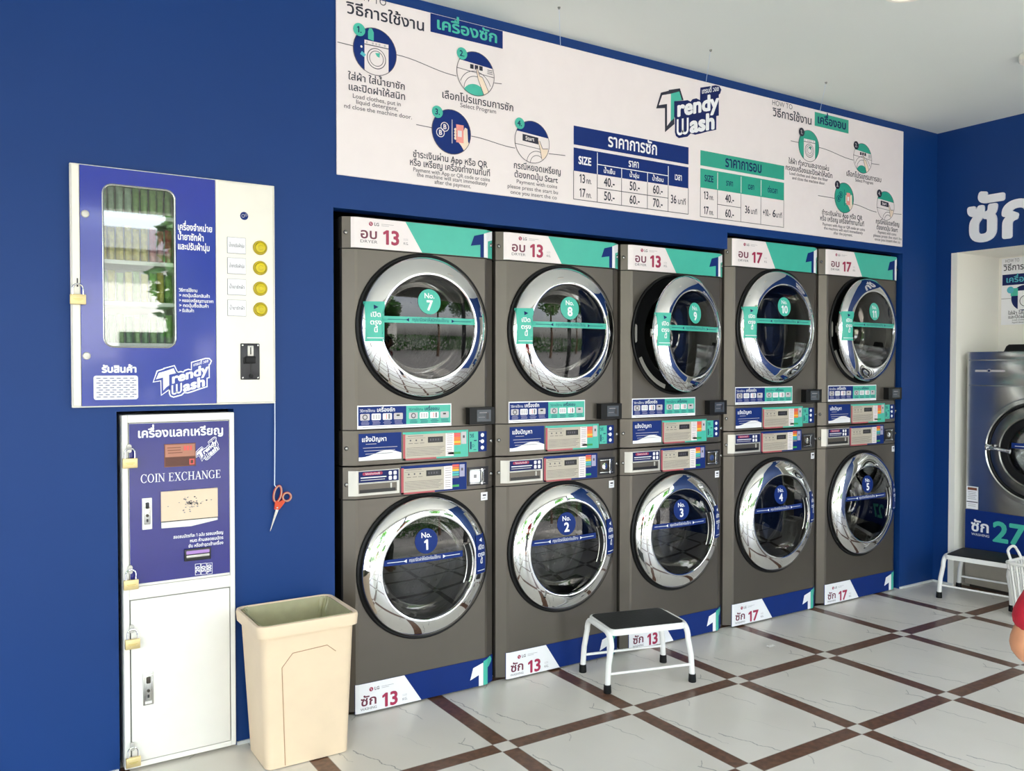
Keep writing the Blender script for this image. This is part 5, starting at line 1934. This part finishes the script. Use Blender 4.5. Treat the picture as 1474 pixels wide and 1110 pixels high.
# ------------------------------------------------------------------ waste bin with liner
BX, BY = -.244, -.165
bin_ = thing('waste_bin', 'tall beige plastic waste bin standing left of washer number 1', 'bin', (BX, BY, 0), math.radians(-.5))
def rrect3(x0, x1, y0, y1, r, z, n=5):
    pts = []
    for cx, cy, a0 in ((x1 - r, y0 + r, -90), (x1 - r, y1 - r, 0), (x0 + r, y1 - r, 90), (x0 + r, y0 + r, 180)):
        pts += [(cx + r * math.cos(math.radians(a0 + 90 * i / n)), cy + r * math.sin(math.radians(a0 + 90 * i / n)), z) for i in range(n + 1)]
    return pts
def loft(mb, loops, m, cap0=False, cap1=False):
    n = len(loops[0])
    vs = [p for l in loops for p in l]
    fs = []
    for k in range(len(loops) - 1):
        for i in range(n):
            j = (i + 1) % n
            fs.append((k * n + i, k * n + j, k * n + n + j, k * n + n + i))
    if cap0:
        fs.append(tuple(reversed(range(n))))
    if cap1:
        fs.append(tuple(range(len(vs) - n, len(vs))))
    mb.add(vs, fs, m)
HB = .515
bot, top = (-.146, .150, -.112, .108), (-.180, .150, -.165, .140)
BOT = (-.142, .155, -.108, .112)
TOP = (-.183, .173, -.167, .135)
mb = MB()
loops = [rrect3(*BOT, .025, .003)]
for t in (.02, .5, .93, 1.0):
    b = [a + (c - a) * t for a, c in zip(BOT, [TOP[0] + .012, TOP[1] - .012, TOP[2] + .012, TOP[3] - .012])]
    loops.append(rrect3(*b, .028, .003 + (HB - .02) * t))
inner = [rrect3(*[a + (c - a) * t + s for a, c, s in zip(BOT, [TOP[0] + .012, TOP[1] - .012, TOP[2] + .012, TOP[3] - .012], (.004, -.004, .004, -.004))], .026, .003 + (HB - .02) * t) for t in (1.0, .5, .03)]
loft(mb, loops + inner, 'bin_beige', True, True)
# moulded lines of the front panel
def fz(t):
    return .003 + (HB - .02) * t
def fy(z):
    t = (z - .003) / (HB - .02)
    return BOT[2] + (TOP[2] + .012 - BOT[2]) * t - .0008
for pts in ([(-.078, .008), (-.098, .36), (-.062, .405), (.060, .412), (.092, .385)],):
    mb.tube([(x, fy(z), z) for x, z in pts], .0014, 'bin_line', 6)
body = obj('body', mb, bin_)
mb = MB()
R0 = TOP
loft(mb, [rrect3(R0[0], R0[1], R0[2], R0[3], .032, HB - .042), rrect3(R0[0] - .003, R0[1] + .003, R0[2] - .003, R0[3] + .003, .034, HB - .012), rrect3(R0[0] - .001, R0[1] + .001, R0[2] - .001, R0[3] + .001, .033, HB - .002),
          rrect3(R0[0] + .006, R0[1] - .006, R0[2] + .006, R0[3] - .006, .028, HB), rrect3(R0[0] + .013, R0[1] - .013, R0[2] + .013, R0[3] - .013, .024, HB - .006), rrect3(R0[0] + .013, R0[1] - .013, R0[2] + .013, R0[3] - .013, .024, HB - .03),
          rrect3(R0[0] + .010, R0[1] - .010, R0[2] + .010, R0[3] - .010, .026, HB - .036), rrect3(R0[0] + .002, R0[1] - .002, R0[2] + .002, R0[3] - .002, .032, HB - .042)], 'bin_beige')
obj('rim', mb, bin_)
mb = MB()
P = Print(mb, lambda u, v: (BOT[0] - .0012 - (v - .003) / (HB - .02) * (BOT[0] - TOP[0] - .012), -u, v))
mb.tube([(-.150, .03, .24), (-.151, .075, .24), (-.157, .075, .315), (-.157, .03, .315)], .0016, 'p_grey', 6, True)
obj('side_mark', mb, bin_)
liner = thing('bin_liner', 'crumpled translucent olive bag lining the beige waste bin', 'bin liner', (BX, BY, 0), math.radians(-.5))
mb = MB()
rnd = random.Random(11)
loops = []
for k, (dz, ins) in enumerate(((-.012, .0145), (-.004, .015), (-.002, .018), (-.01, .020), (-.05, .022), (-.12, .030), (-.20, .036), (-.28, .045), (-.34, .06))):
    base = rrect3(TOP[0] + ins, TOP[1] - ins, TOP[2] + ins, TOP[3] - ins, .03, HB + dz, 12)
    out = []
    for i, p in enumerate(base):
        am = (0 if k < 1 else .002 if k < 4 else .011)
        w = math.sin(i * 1.9 + k * .55) + .7 * math.sin(i * 4.1 + k * 1.3)
        cx, cy = (TOP[0] + TOP[1]) / 2, (TOP[2] + TOP[3]) / 2
        d = Vector((p[0] - cx, p[1] - cy, 0)).normalized()
        s = -abs(w) * am if k >= 4 else 0
        out.append((p[0] + d.x * s, p[1] + d.y * s, p[2] + (rnd.uniform(-.002, .002) if k else 0)))
    loops.append(out)
loft(mb, loops, 'liner_film', False, True)
obj('bag', mb, liner)

# ------------------------------------------------------------------ step stools
def step_stool(loc, rot, label, L=.408, D=.262, H=.262, seat=None):
    t = thing('step_stool', label, 'step stool', loc, rot, 'white metal step stools')
    sl = L - .05
    r = .0125
    for s in (-1, 1):
        mb = MB()
        x = s * L / 2
        xt = s * (L / 2 - .018)
        R = .055
        pts = []
        for e in (-1, 1):
            seq = [(x, e * D / 2, .022), (x - s * .006, e * (D / 2 - .002), H * .45)]
            for i in range(7):
                a = PI / 2 * i / 6
                seq.append((xt - s * .002 * (1 - i / 6), e * (D / 2 - .004 - R + R * math.cos(a)), H - .026 - R + .012 + R * math.sin(a)))
            pts += seq if e < 0 else seq[::-1]
        mb.tube(pts, r, 'stool_white', 14)
        leg = obj('leg_loop', mb, t)
        for e in (-1, 1):
            mb = MB()
            mb.lathe([(.0, 0), (.0165, 0), (.017, .004), (.0155, .034), (.0135, .036), (.0128, .030)], (x, e * D / 2, 0), 'rubber_black', 20, 'z')
            obj('rubber_foot', mb, leg)
    for e in (-1, 1):
        mb = MB()
        mb.tube([(-L / 2, e * D / 2 * 1.0, .078), (L / 2, e * D / 2 * 1.0, .078)], .0058, 'stool_white', 10)
        obj('cross_bar', mb, t)
    a, b, rc = sl / 2 + .004, D / 2 - .006, .03
    mb = MB()
    loft(mb, [rrect3(-a, a, -b, b, rc, H - .026), rrect3(-a - .001, a + .001, -b - .001, b + .001, rc, H - .020), rrect3(-a - .001, a + .001, -b - .001, b + .001, rc, H - .005), rrect3(-a + .003, a - .003, -b + .003, b - .003, rc - .003, H),
              rrect3(-a + .010, a - .010, -b + .010, b - .010, rc - .008, H - .001)], 'stool_white', True, True)
    obj('seat_tray', mb, t)
    mb = MB()
    loft(mb, [rrect3(-a + .010, a - .010, -b + .010, b - .010, rc - .008, H - .0008), rrect3(-a + .010, a - .010, -b + .010, b - .010, rc - .008, H + .002), rrect3(-a + .013, a - .013, -b + .013, b - .013, rc - .01, H + .003)], 'mat_black', True, True)
    obj('seat_mat', mb, t, label='black ribbed rubber mat')
    return t
step_stool((1.270, -.2675, 0), math.radians(-14.2), 'white step stool with black mat in front of washers number 2 and 3')
step_stool((3.853, -.414, 0), math.radians(-79.5), 'white step stool with black mat beside the basket in front of the large washer', L=.392, D=.318, H=.262)

# ------------------------------------------------------------------ laundry basket
bk = thing('laundry_basket', 'white slatted plastic laundry basket with a loop handle in front of the large washer', 'basket', (3.715, -.842, 0), math.radians(-90))
BL, BW, BH = .36, .24, .300
def lvl(t):
    g = .80 + .20 * t
    return BL / 2 * g, BW / 2 * g
mb = MB()
a, b = lvl(0)
loft(mb, [rrect3(-a, a, -b, b, .03, 0), rrect3(-a - .002, a + .002, -b - .002, b + .002, .03, .030)], 'basket_white', True, True)
obj('base', mb, bk)
mb = MB()
a, b = lvl(1)
mb.tube(rrect3(-a, a, -b, b, .04, BH, 6), .009, 'basket_white', 8, True)
a2, b2 = lvl(.86)
mb.tube(rrect3(-a2, a2, -b2, b2, .04, BH * .86, 6), .004, 'basket_white', 6, True)
obj('rim', mb, bk)
mb = MB()
for side in range(4):
    n = 11 if side % 2 == 0 else 7
    for i in range(n):
        f = (i + .5) / n * 2 - 1
        pts = []
        for t in (.12, .55, .98):
            a, b = lvl(t)
            q = (f * (a - .02), -b) if side == 0 else (a, f * (b - .02)) if side == 1 else (f * (a - .02), b) if side == 2 else (-a, f * (b - .02))
            pts.append((q[0], q[1], t * BH))
        mb.tube(pts, .0062, 'basket_white', 6)
obj('slats', mb, bk)
a, b = lvl(1)
for e in (-1, 1):
    mb = MB()
    pts = [(e * a * .98, -.055, BH), (e * (a + .012), -.052, BH + .035)]
    pts += [(e * (a + .02), -.05 * math.cos(PI * i / 8), BH + .038 + .035 * math.sin(PI * i / 8)) for i in range(1, 8)]
    pts += [(e * (a + .012), .052, BH + .035), (e * a * .98, .055, BH)]
    mb.tube(pts, .0075, 'basket_white', 10)
    obj('loop_handle', mb, bk)

# ------------------------------------------------------------------ large washer in the recess
BWX, BWY = 4.055, -.615
big = thing('large_washer', 'large stainless steel front loading washer standing in the white wall recess', 'washing machine', (BWX, BWY, 0), -PI / 2)
WB, HBW = .86, 1.474      # local x runs along the wall away from the corner
mb = MB()
mb.box(-WB / 2, WB / 2, .012, .40, .02, HBW - .004, 'steel_bright')
mb.box(-WB / 2 + .02, WB / 2 - .02, .02, .38, 0, .02, 'steel_dark')
obj('cabinet', mb, big)
for nm, za, zb in (('top_panel', 1.425, HBW), ('control_panel', 1.268, 1.420), ('front_panel', .245, 1.263), ('plinth_panel', .02, .240)):
    mb = MB()
    mb.box(-WB / 2, WB / 2, 0, .011, za, zb, 'plinth_grey' if nm == 'plinth_panel' else 'steel_bright', .002)
    obj(nm, mb, big)
mb = MB()
P = Print(mb, lambda u, v: (u, -.002, v))
P.rect(-WB / 2 + .05, 1.350, -WB / 2 + .23, 1.362, 'p_ltgrey', 1)
P.disc(-WB / 2 + .135, 1.357, .011, 'p_ltgrey', 1, 18)
P.disc(-WB / 2 + .135, 1.357, .007, 'p_navy2', 2, 16)
obj('name_bar', mb, big, fix=False, smooth=False)
mb = MB()
mb.prism([(-WB / 2 + .205, HBW), (-WB / 2 + .345, HBW), (-WB / 2 + .335, HBW + .032), (-WB / 2 + .32, HBW + .042), (-WB / 2 + .235, HBW + .042), (-WB / 2 + .22, HBW + .032)], .03, .16, 'plastic_black')
obj('top_vent', mb, big)
DZ, DR = .880, .325
mb = MB()
mb.lathe([(DR, 0), (DR, -.02), (DR - .006, -.032), (DR - .030, -.036), (DR - .036, -.030), (DR - .040, -.012)], (0, 0, DZ), 'steel_bright', 72)
dr = obj('door', mb, big)
mb = MB()
mb.lathe([(DR - .038, -.020), (DR - .075, -.030), (DR - .110, -.034), (DR - .118, -.030)], (0, 0, DZ), 'drum_steel', 72)
obj('door_dish', mb, dr)
mb = MB()
mb.lathe([(DR - .040, -.028), (DR - .046, -.032), (DR - .052, -.028)], (0, 0, DZ), 'rubber_black', 72)
mb.lathe([(DR - .117, -.030), (DR - .130, -.042), (DR - .165, -.042), (DR - .172, -.030)], (0, 0, DZ), 'rubber_black', 72)
obj('door_seal', mb, dr)
mb = MB()
mb.lathe([(DR - .170, -.034), (DR - .22, -.044), (0, -.05)], (0, 0, DZ), 'bowl_glass', 56)
obj('door_glass', mb, dr)
mb = MB()
P = Print(mb, lambda u, v: (u, -.052, v))
P.rect(-.13, DZ + .018, .13, DZ + .05, 'p_navy', 1)
P.rect(-.11, DZ + .030, .11, DZ + .033, 'p_white2', 2)
obj('door_band', mb, dr, fix=False, smooth=False)
mb = MB()
mb.box(-DR + .03, -DR + .075, -.062, -.036, DZ - .006, DZ + .030, 'chrome', .006)
mb.tube([(-DR + .07, -.056, DZ + .012), (-DR + .12, -.062, DZ + .006), (-DR + .19, -.058, DZ - .004)], [.011, .010, .012], 'chrome', 12)
obj('door_handle', mb, dr)
mb = MB()
mb.lathe([(DR - .175, .02), (DR - .12, .05), (DR - .12, .30), (0, .31)], (0, 0, DZ), 'drum_steel', 48)
obj('drum', mb, big)
mb = MB()
mb.box(-WB / 2 - .001, WB / 2 + .001, -.004, 0, .245, .490, 'p_navy', .001, 1)
P = Print(mb, lambda u, v: (u, -.0044, v))
P.text('\u0e0b\u0e31\u0e01', -WB / 2 + .035, .360, .092, 'p_white2', 1, fit=.118, bold=.025)
P.text('WASHING', -WB / 2 + .040, .332, .022, 'p_white2', 1, fit=.112)
P.text('27', -WB / 2 + .170, .318, .172, 'p_teal', 1, fit=.190, bold=.03)
P.text('SIZE', -WB / 2 + .375, .385, .03, 'p_white2', 1)
P.text('KG.', -WB / 2 + .375, .335, .04, 'p_white2', 1)
obj('capacity_sign', mb, big, smooth=False, label='navy sign reading wash 27')
mb = MB()
P = Print(mb, lambda u, v: (u, -.0012, v))
P.rect(-WB / 2 + .004, .494, -WB / 2 + .078, .635, 'p_white2', 1)
P.rect(-WB / 2 + .012, .612, -WB / 2 + .070, .628, 'sign_brown', 2)
P.rect(-WB / 2 + .006, .535, -WB / 2 + .076, .541, 'p_line', 2)
lines(P, -WB / 2 + .012, -WB / 2 + .07, .60, 5, .011, .0025, 'p_grey', 2)
lines(P, -WB / 2 + .012, -WB / 2 + .07, .522, 2, .011, .004, 'p_ltgrey', 2)
obj('warning_label', mb, big, fix=False, smooth=False)
mb = MB()
mb.tube([(-.295, .36, HBW), (-.295, .44, HBW + .03), (-.295, .441, 1.66)], .0035, 'plastic_dark', 6)
obj('power_cord', mb, big)

# poster in the recess
rp = thing('recess_poster', 'white how-to poster on the recess wall above the large washer', 'poster', (4.5, -.157, 1.86), -PI / 2)
mb = MB()
mb.box(0, .62, -.003, 0, -.205, .228, 'p_white2', .0005, 1)
obj('sheet', mb, rp)
mb = MB()
P = Print(mb, lambda u, v: (u, -.0034, v))
P.text('HOW TO', .022, .200, .030, 'p_grey', 1, fit=.09)
P.text(HOWTH, .012, .148, .056, 'p_dark', 1, bold=.012, fit=.25)
P.rect(.006, .052, .26, .122, 'p_navy2', 1)
P.text('\u0e40\u0e04\u0e23\u0e37\u0e48\u0e2d\u0e07\u0e0b\u0e31\u0e01', .135, .070, .052, 'p_cyan', 2, 'c', bold=.02, fit=.215)
obj('heading', mb, rp, fix=False, smooth=False)
mb = MB()
P = Print(mb, lambda u, v: (u, -.0034, v))
c, r = (.145, -.035), .082
P.disc(*c, r, 'p_navy2', 1)
P.rect(.105, -.11, .20, .012, 'p_white2', 2)
P.ring(.152, -.055, .036, .004, 'p_line', 3)
P.rect(.06, -.02, .105, .03, 'p_teal', 2)
P.disc(.058, .02, .022, 'p_cyan', 3)
P.rect(.0, -.036, .06, -.033, 'p_grey', 1)
obj('step_illustration', mb, rp, fix=False, smooth=False)
mb = MB()
P = Print(mb, lambda u, v: (u, -.0034, v))
P.text('\u0e43\u0e2a\u0e48\u0e1c\u0e49\u0e32 \u0e43\u0e2a\u0e48\u0e19\u0e49\u0e33\u0e22\u0e32\u0e0b\u0e31\u0e01', .045, -.140, .030, 'p_dark', 1, bold=.01)
P.text('\u0e41\u0e25\u0e30\u0e1b\u0e34\u0e14\u0e1d\u0e32\u0e43\u0e2b\u0e49\u0e2a\u0e19\u0e34\u0e17', .045, -.165, .030, 'p_dark', 1, bold=.01)
P.text('Load clothes, put in', .07, -.180, .016, 'p_line', 1)
P.text('liquid detergent,', .07, -.196, .016, 'p_line', 1)
obj('caption', mb, rp, fix=False, smooth=False)

# raised lettering on the right wall
let = thing('wall_lettering', 'raised white word on the blue right wall above the recess', 'sign', (4.008, -.200, 2.156), -PI / 2)
def raised(s, x, size, depth, parent, name):
    res, w = layout(s)
    mb = MB()
    for ch, gx, gy in res:
        V_, F_, _ = GL[ch]
        for k, (ox, oy) in enumerate([(0, 0)] + [(.034 * math.cos(PI * i / 8), .034 * math.sin(PI * i / 8)) for i in range(16)]):
            P3 = [((gx + a + ox) * size + x, (gy + b + oy) * size) for a, b in V_]
            n = len(P3)
            yf = -depth - k * .00004
            edges = {}
            for f in F_:
                for i in range(len(f)):
                    e = (f[i], f[(i + 1) % len(f)])
                    edges[e] = edges.get(e, 0) + 1
            fs = list(F_)
            for (a, b) in list(edges):
                if (b, a) not in edges:
                    fs.append((a, a + n, b + n, b))
            mb.add([(p[0], yf, p[1]) for p in P3] + [(p[0], -.0005, p[1]) for p in P3], fs, 'p_white2')
    o = obj(name, mb, parent, fix=False, smooth=False)
    return w * size
x = 0
for part in ('\u0e0b\u0e31\u0e01',):
    x += raised(part, x, .362, .012, let, 'letter') + .05

# ------------------------------------------------------------------ person at the right edge of the frame (only an elbow is in view)
def skin_mesh(name, verts, edges, radii, m, levels=2, root=0):
    me = bpy.data.meshes.new(name)
    me.from_pydata(verts, edges, [])
    o = bpy.data.objects.new(name, me)
    COL.objects.link(o)
    md = o.modifiers.new('skin', 'SKIN')
    md.use_smooth_shade = True
    for i, r in enumerate(radii):
        rr = r if isinstance(r, tuple) else (r, r)
        me.skin_vertices[0].data[i].radius = rr
    me.skin_vertices[0].data[root].use_root = True
    sb = o.modifiers.new('sub', 'SUBSURF')
    sb.levels = sb.render_levels = levels
    bpy.context.view_layer.update()
    dg = bpy.context.evaluated_depsgraph_get()
    out = bpy.data.meshes.new_from_object(o.evaluated_get(dg))
    out.name = name
    out.materials.clear()
    out.materials.append(MATS[m])
    out.polygons.foreach_set('use_smooth', [True] * len(out.polygons))
    bpy.data.objects.remove(o)
    return out

class Skel:
    def __init__(s):
        s.v, s.e, s.r = [], [], []
    def p(s, co, r, parent=None):
        s.v.append(tuple(co))
        s.r.append(r)
        if parent is not None:
            s.e.append((parent, len(s.v) - 1))
        return len(s.v) - 1
    def chain(s, start, pts):
        for co, r in pts:
            start = s.p(co, r, start)
        return start

# the local frame of the figure: +y is where it faces, x to its right
ELB = Vector((-.395, -.095, .985))
PX = Vector((0.0, 0.0, 0.0))
person = thing('person', 'person in a red short sleeved shirt, bent elbow showing at the right edge', 'person', (0, 0, 0), math.radians(-57))
b = Skel()
pel = b.p((0, 0, .93), (.15, .105))
wa = b.p((0, .005, 1.07), (.125, .09), pel)
ch = b.p((0, .0, 1.24), (.145, .105), wa)
sh = b.p((0, -.01, 1.36), (.11, .08), ch)
nk = b.p((0, .0, 1.43), .052, sh)
nk2 = b.p((0, .015, 1.475), .05, nk)
hd = b.p((0, .03, 1.545), (.070, .082), nk2)
hd2 = b.p((0, .03, 1.62), (.072, .088), hd)
hd3 = b.p((0, .02, 1.675), (.05, .06), hd2)
def arm(s, el, wr, hand):
    a = b.p((s * .165, -.01, 1.345), .055, sh)
    u = b.p(tuple((Vector((s * .185, -.01, 1.30)) * .4 + el * .6)), .046, a)
    e = b.p(el, .037, u)
    f = b.p(tuple(el * .6 + wr * .4), .042, e)
    w = b.p(wr, (.029, .024), f)
    d = (wr - el).normalized()
    up = Vector((0, 0, 1))
    sd = d.cross(up).normalized()
    nv = sd.cross(d).normalized()
    pm = b.p(wr + d * .055, (.040, .018), w)
    kn = wr + d * .085
    for q, (off, l) in enumerate(((-.030, .066), (-.010, .076), (.010, .071), (.029, .056))):
        c0 = kn + nv * off
        curl = sd * (-.35 * s)
        b.chain(pm, [(c0, .0105), (c0 + (d + curl * .6).normalized() * l * .45, .0092), (c0 + (d * .75 + curl * 1.4).normalized() * l * .8, .0085), (c0 + (d * .3 + curl * 2.2).normalized() * l * .95, .0075)])
    th = wr + d * .03 + nv * .028
    b.chain(w, [(th, .013), (th + (d * .6 + nv * .8).normalized() * .032, .0105), (th + (d * .9 + nv * .5).normalized() * .06, .0085)])
    return e
RE, RW = Vector((.27, .03, 1.07)), Vector((.20, .25, 1.02))
LW = Vector((-.19, .07, .90))
arm(1, RE, RW, 0)
arm(-1, ELB, LW, 0)
def leg(s):
    h = b.p((s * .085, 0, .85), .088, pel)
    k0 = b.p((s * .09, .01, .66), .074, h)
    k = b.p((s * .09, .02, .48), .056, k0)
    c = b.p((s * .09, -.005, .33), .054, k)
    a = b.p((s * .09, -.02, .09), .036, c)
    f = b.p((s * .095, .05, .035), (.038, .030), a)
    b.p((s * .10, .14, .026), (.036, .022), f)
leg(1)
leg(-1)
bodyo = obj('body', skin_mesh('body', b.v, b.e, b.r, 'skin'), person)
# face
mb = MB()
for s in (-1, 1):
    bm = bmesh.new()
    bmesh.ops.create_uvsphere(bm, u_segments=14, v_segments=8, radius=.0125)
    mb.addbm(bm, 'eye_white', Matrix.Translation((s * .031, .104, 1.585)))
    bm = bmesh.new()
    bmesh.ops.create_uvsphere(bm, u_segments=12, v_segments=6, radius=.006)
    mb.addbm(bm, 'hair', Matrix.Translation((s * .031, .1135, 1.585)))
    bm = bmesh.new()
    bmesh.ops.create_uvsphere(bm, u_segments=12, v_segments=8, radius=.03)
    mb.addbm(bm, 'skin', Matrix.Translation((s * .078, .02, 1.575)) @ Matrix.Diagonal((.3, .6, 1, 1)))
    mb.box(s * .031 - .016, s * .031 + .016, .106, .116, 1.604, 1.609, 'hair', .002)
bm = bmesh.new()
bmesh.ops.create_uvsphere(bm, u_segments=14, v_segments=10, radius=.02)
mb.addbm(bm, 'skin', Matrix.Translation((0, .118, 1.557)) @ Matrix.Diagonal((.7, .9, 1.3, 1)))
mb.box(-.022, .022, .098, .110, 1.516, 1.523, 'p_red', .003)
obj('face', mb, bodyo)
mb = MB()
bm = bmesh.new()
bmesh.ops.create_uvsphere(bm, u_segments=28, v_segments=18, radius=.1)
for v in bm.verts:
    v.co = Vector((v.co.x * .86, v.co.y * 1.08 - .012, v.co.z * .98 + .015))
bmesh.ops.delete(bm, geom=[v for v in bm.verts if v.co.y > .035 and v.co.z < .045 or v.co.z < -.055], context='VERTS')
for v in bm.verts:
    v.co *= 1 + .018 * math.sin(v.co.x * 260 + v.co.z * 90) * math.sin(v.co.y * 170)
mb.addbm(bm, 'hair', Matrix.Translation((0, .02, 1.605)))
obj('hair', mb, person)
# shirt with short sleeves, trousers
b = Skel()
pel = b.p((0, 0, .90), (.168, .125))
wa = b.p((0, .005, 1.06), (.150, .115), pel)
ch = b.p((0, .0, 1.24), (.165, .125), wa)
sh = b.p((0, -.012, 1.365), (.140, .112), ch)
b.p((0, -.004, 1.425), (.080, .078), sh)
for s, el in ((1, RE), (-1, ELB)):
    s0 = Vector((s * .165, -.01, 1.345))
    a = b.p(s0, .070, sh)
    u = b.p(s0 * .45 + el * .55, .066, a)
    b.p(s0 * .03 + el * .97 + Vector((0, 0, .012)), .052, u)
obj('shirt', skin_mesh('shirt', b.v, b.e, b.r, 'shirt_red'), person)
b = Skel()
pel = b.p((0, 0, .93), (.158, .115))
for s in (-1, 1):
    h = b.p((s * .088, 0, .84), .100, pel)
    b.chain(h, [((s * .09, .01, .66), .087), ((s * .09, .02, .48), .070), ((s * .09, -.005, .30), .066), ((s * .09, -.015, .12), .058)])
obj('trousers', skin_mesh('trousers', b.v, b.e, b.r, 'trousers'), person)
# stand the figure so that the bent elbow sits where the photograph has it
tgt = CAM + _f * 1.62 + _r * .966
person.scale = (.86, .86, .86)
off = Matrix.Rotation(math.radians(-57), 4, 'Z') @ (ELB * .86)
person.location = (tgt.x - off.x, tgt.y - off.y, 0)

# ------------------------------------------------------------------ scrap of paper on the floor
mb = MB()
bm = bmesh.new()
bmesh.ops.create_grid(bm, x_segments=5, y_segments=5, size=.022)
rnd = random.Random(3)
for v in bm.verts:
    v.co = Vector((v.co.x, v.co.y * .5, .003 + rnd.uniform(0, .006)))
mb.addbm(bm, 'paper')
o = obj('paper_scrap', mb, loc=(2.093, -.321, 0))
tag(o, 'tiny white paper scrap on the floor in front of washer number 4', 'paper scrap')

# ------------------------------------------------------------------ shopfront and street behind the camera (lights the room, mirrored in the doors)
mb = MB()
mb.box(-60, 60, -60, -4.25, -.22, -.06, 'asphalt')
mb.box(-60, -6.0, -4.25, 40, -.22, -.06, 'asphalt')
struct('ground', mb, 'paved street and forecourt outside')
mb = MB()
mb.box(-6.8, 4.7, -6.6, -4.25, -.06, -.015, 'concrete')
mb.box(-7.6, -6.0, -4.25, 3, -.06, -.015, 'concrete')
struct('pavement', mb, 'pale concrete apron in front of the shop')
for i, (x, y) in enumerate(((-6.0, -4.2), (-2.6, -4.2), (.9, -4.2), (4.05, -4.2))):
    mb = MB()
    mb.box(x - .06, x + .06, y - .06, y + .06, 0, CEIL, 'frame_dark', .004, 1)
    struct('pillar_%d' % (i + 1), mb, 'dark shopfront post')
mb = MB()
mb.box(-6.06, 4.1, -4.26, -4.14, 2.60, CEIL, 'house_white')
mb.box(-6.06, -5.94, -4.14, 1.0, 2.60, CEIL, 'house_white')
struct('lintel', mb, 'white beam over the shopfront opening')

def crown(r, n, sc, seed, mname):
    rnd = random.Random(seed)
    mb = MB()
    cl = [(Vector((rnd.gauss(0, .45), rnd.gauss(0, .45), rnd.gauss(0, .42))) * r, r * rnd.uniform(.3, .5)) for _ in range(16)]
    for i in range(n):
        c, cr = rnd.choice(cl)
        d = Vector((rnd.gauss(0, 1), rnd.gauss(0, 1), rnd.gauss(0, 1))).normalized()
        p = c + d * cr * rnd.uniform(.75, 1.05)
        a = Vector((rnd.gauss(0, 1), rnd.gauss(0, 1), rnd.gauss(0, .6))).normalized()
        q = a.cross(d + Vector((.01, .02, .03))).normalized()
        s = sc * rnd.uniform(.6, 1.3)
        mb.add([p - a * s, p + q * s * .45, p + a * s, p - q * s * .45], [(0, 1, 2, 3)], mname)
    return mb.mesh('crown', False, False)
trees = [(-3.6, -11.5, 4.6, 1.7, 'leaf', 'bright green tree across the street, mirrored in the leftmost doors'), (2.75, -13, 3.3, 1.35, 'leaf2', 'dark green tree across the street, mirrored in the vending window'),
         (7.0, -11.4, 4.6, 1.6, 'leaf', 'broad leafy tree across the street on the side of the right wall'), (12.5, -14, 5.0, 2.0, 'leaf2', 'tall dark tree farthest along the street past the right wall'), (-10.5, -9.0, 4.4, 1.9, 'leaf', 'green tree beyond the open side of the shop')]
for i, (x, y, h, r, m, lb) in enumerate(trees):
    t = thing('street_tree', lb, 'tree', (x, y, -.06), 0, 'trees across the street')
    obj('crown', crown(r, 2200, .16, i + 20, m), t, loc=(0, 0, h))
    mb = MB()
    mb.tube([(0, 0, 0), (.05, .03, h * .3), (-.03, .04, h * .6), (0, 0, h * .95)], [.14, .11, .09, .05], 'bark', 10)
    obj('trunk', mb, t)
rnd = random.Random(77)
mb = MB()
for i in range(5200):
    x, y, z = rnd.uniform(-14, 16), rnd.uniform(-16.4, -15.6), rnd.uniform(0, 1.5)
    a = Vector((rnd.gauss(0, 1), rnd.gauss(0, 1), rnd.gauss(0, 1))).normalized()
    q = a.cross(Vector((0, -1, .2))).normalized()
    s = rnd.uniform(.08, .16)
    p = Vector((x, y, z))
    mb.add([p - a * s, p + q * s * .5, p + a * s, p - q * s * .5], [(0, 1, 2, 3)], 'leaf2')
o = obj('hedge', mb, fix=False, smooth=False)
tag(o, 'clipped green hedge on the far side of the street', 'hedge', kind='stuff')
t = thing('house', 'low white building with a grey roof across the street', 'building', (-1.5, -20, -.06))
mb = MB()
mb.box(-7, 7, -3, 0, 0, 4.3, 'house_white')
obj('walls', mb, t)
mb = MB()
mb.prism([(-7.6, 4.3), (7.6, 4.3), (7.0, 4.8), (-7.0, 4.8)], -3.6, .6, 'roof_grey')
obj('roof', mb, t)
for wx in (-4.5, 0, 4.5):
    mb = MB()
    mb.box(wx - .9, wx + .9, .0, .05, 1.0, 2.3, 'frame_dark')
    obj('window', mb, t)
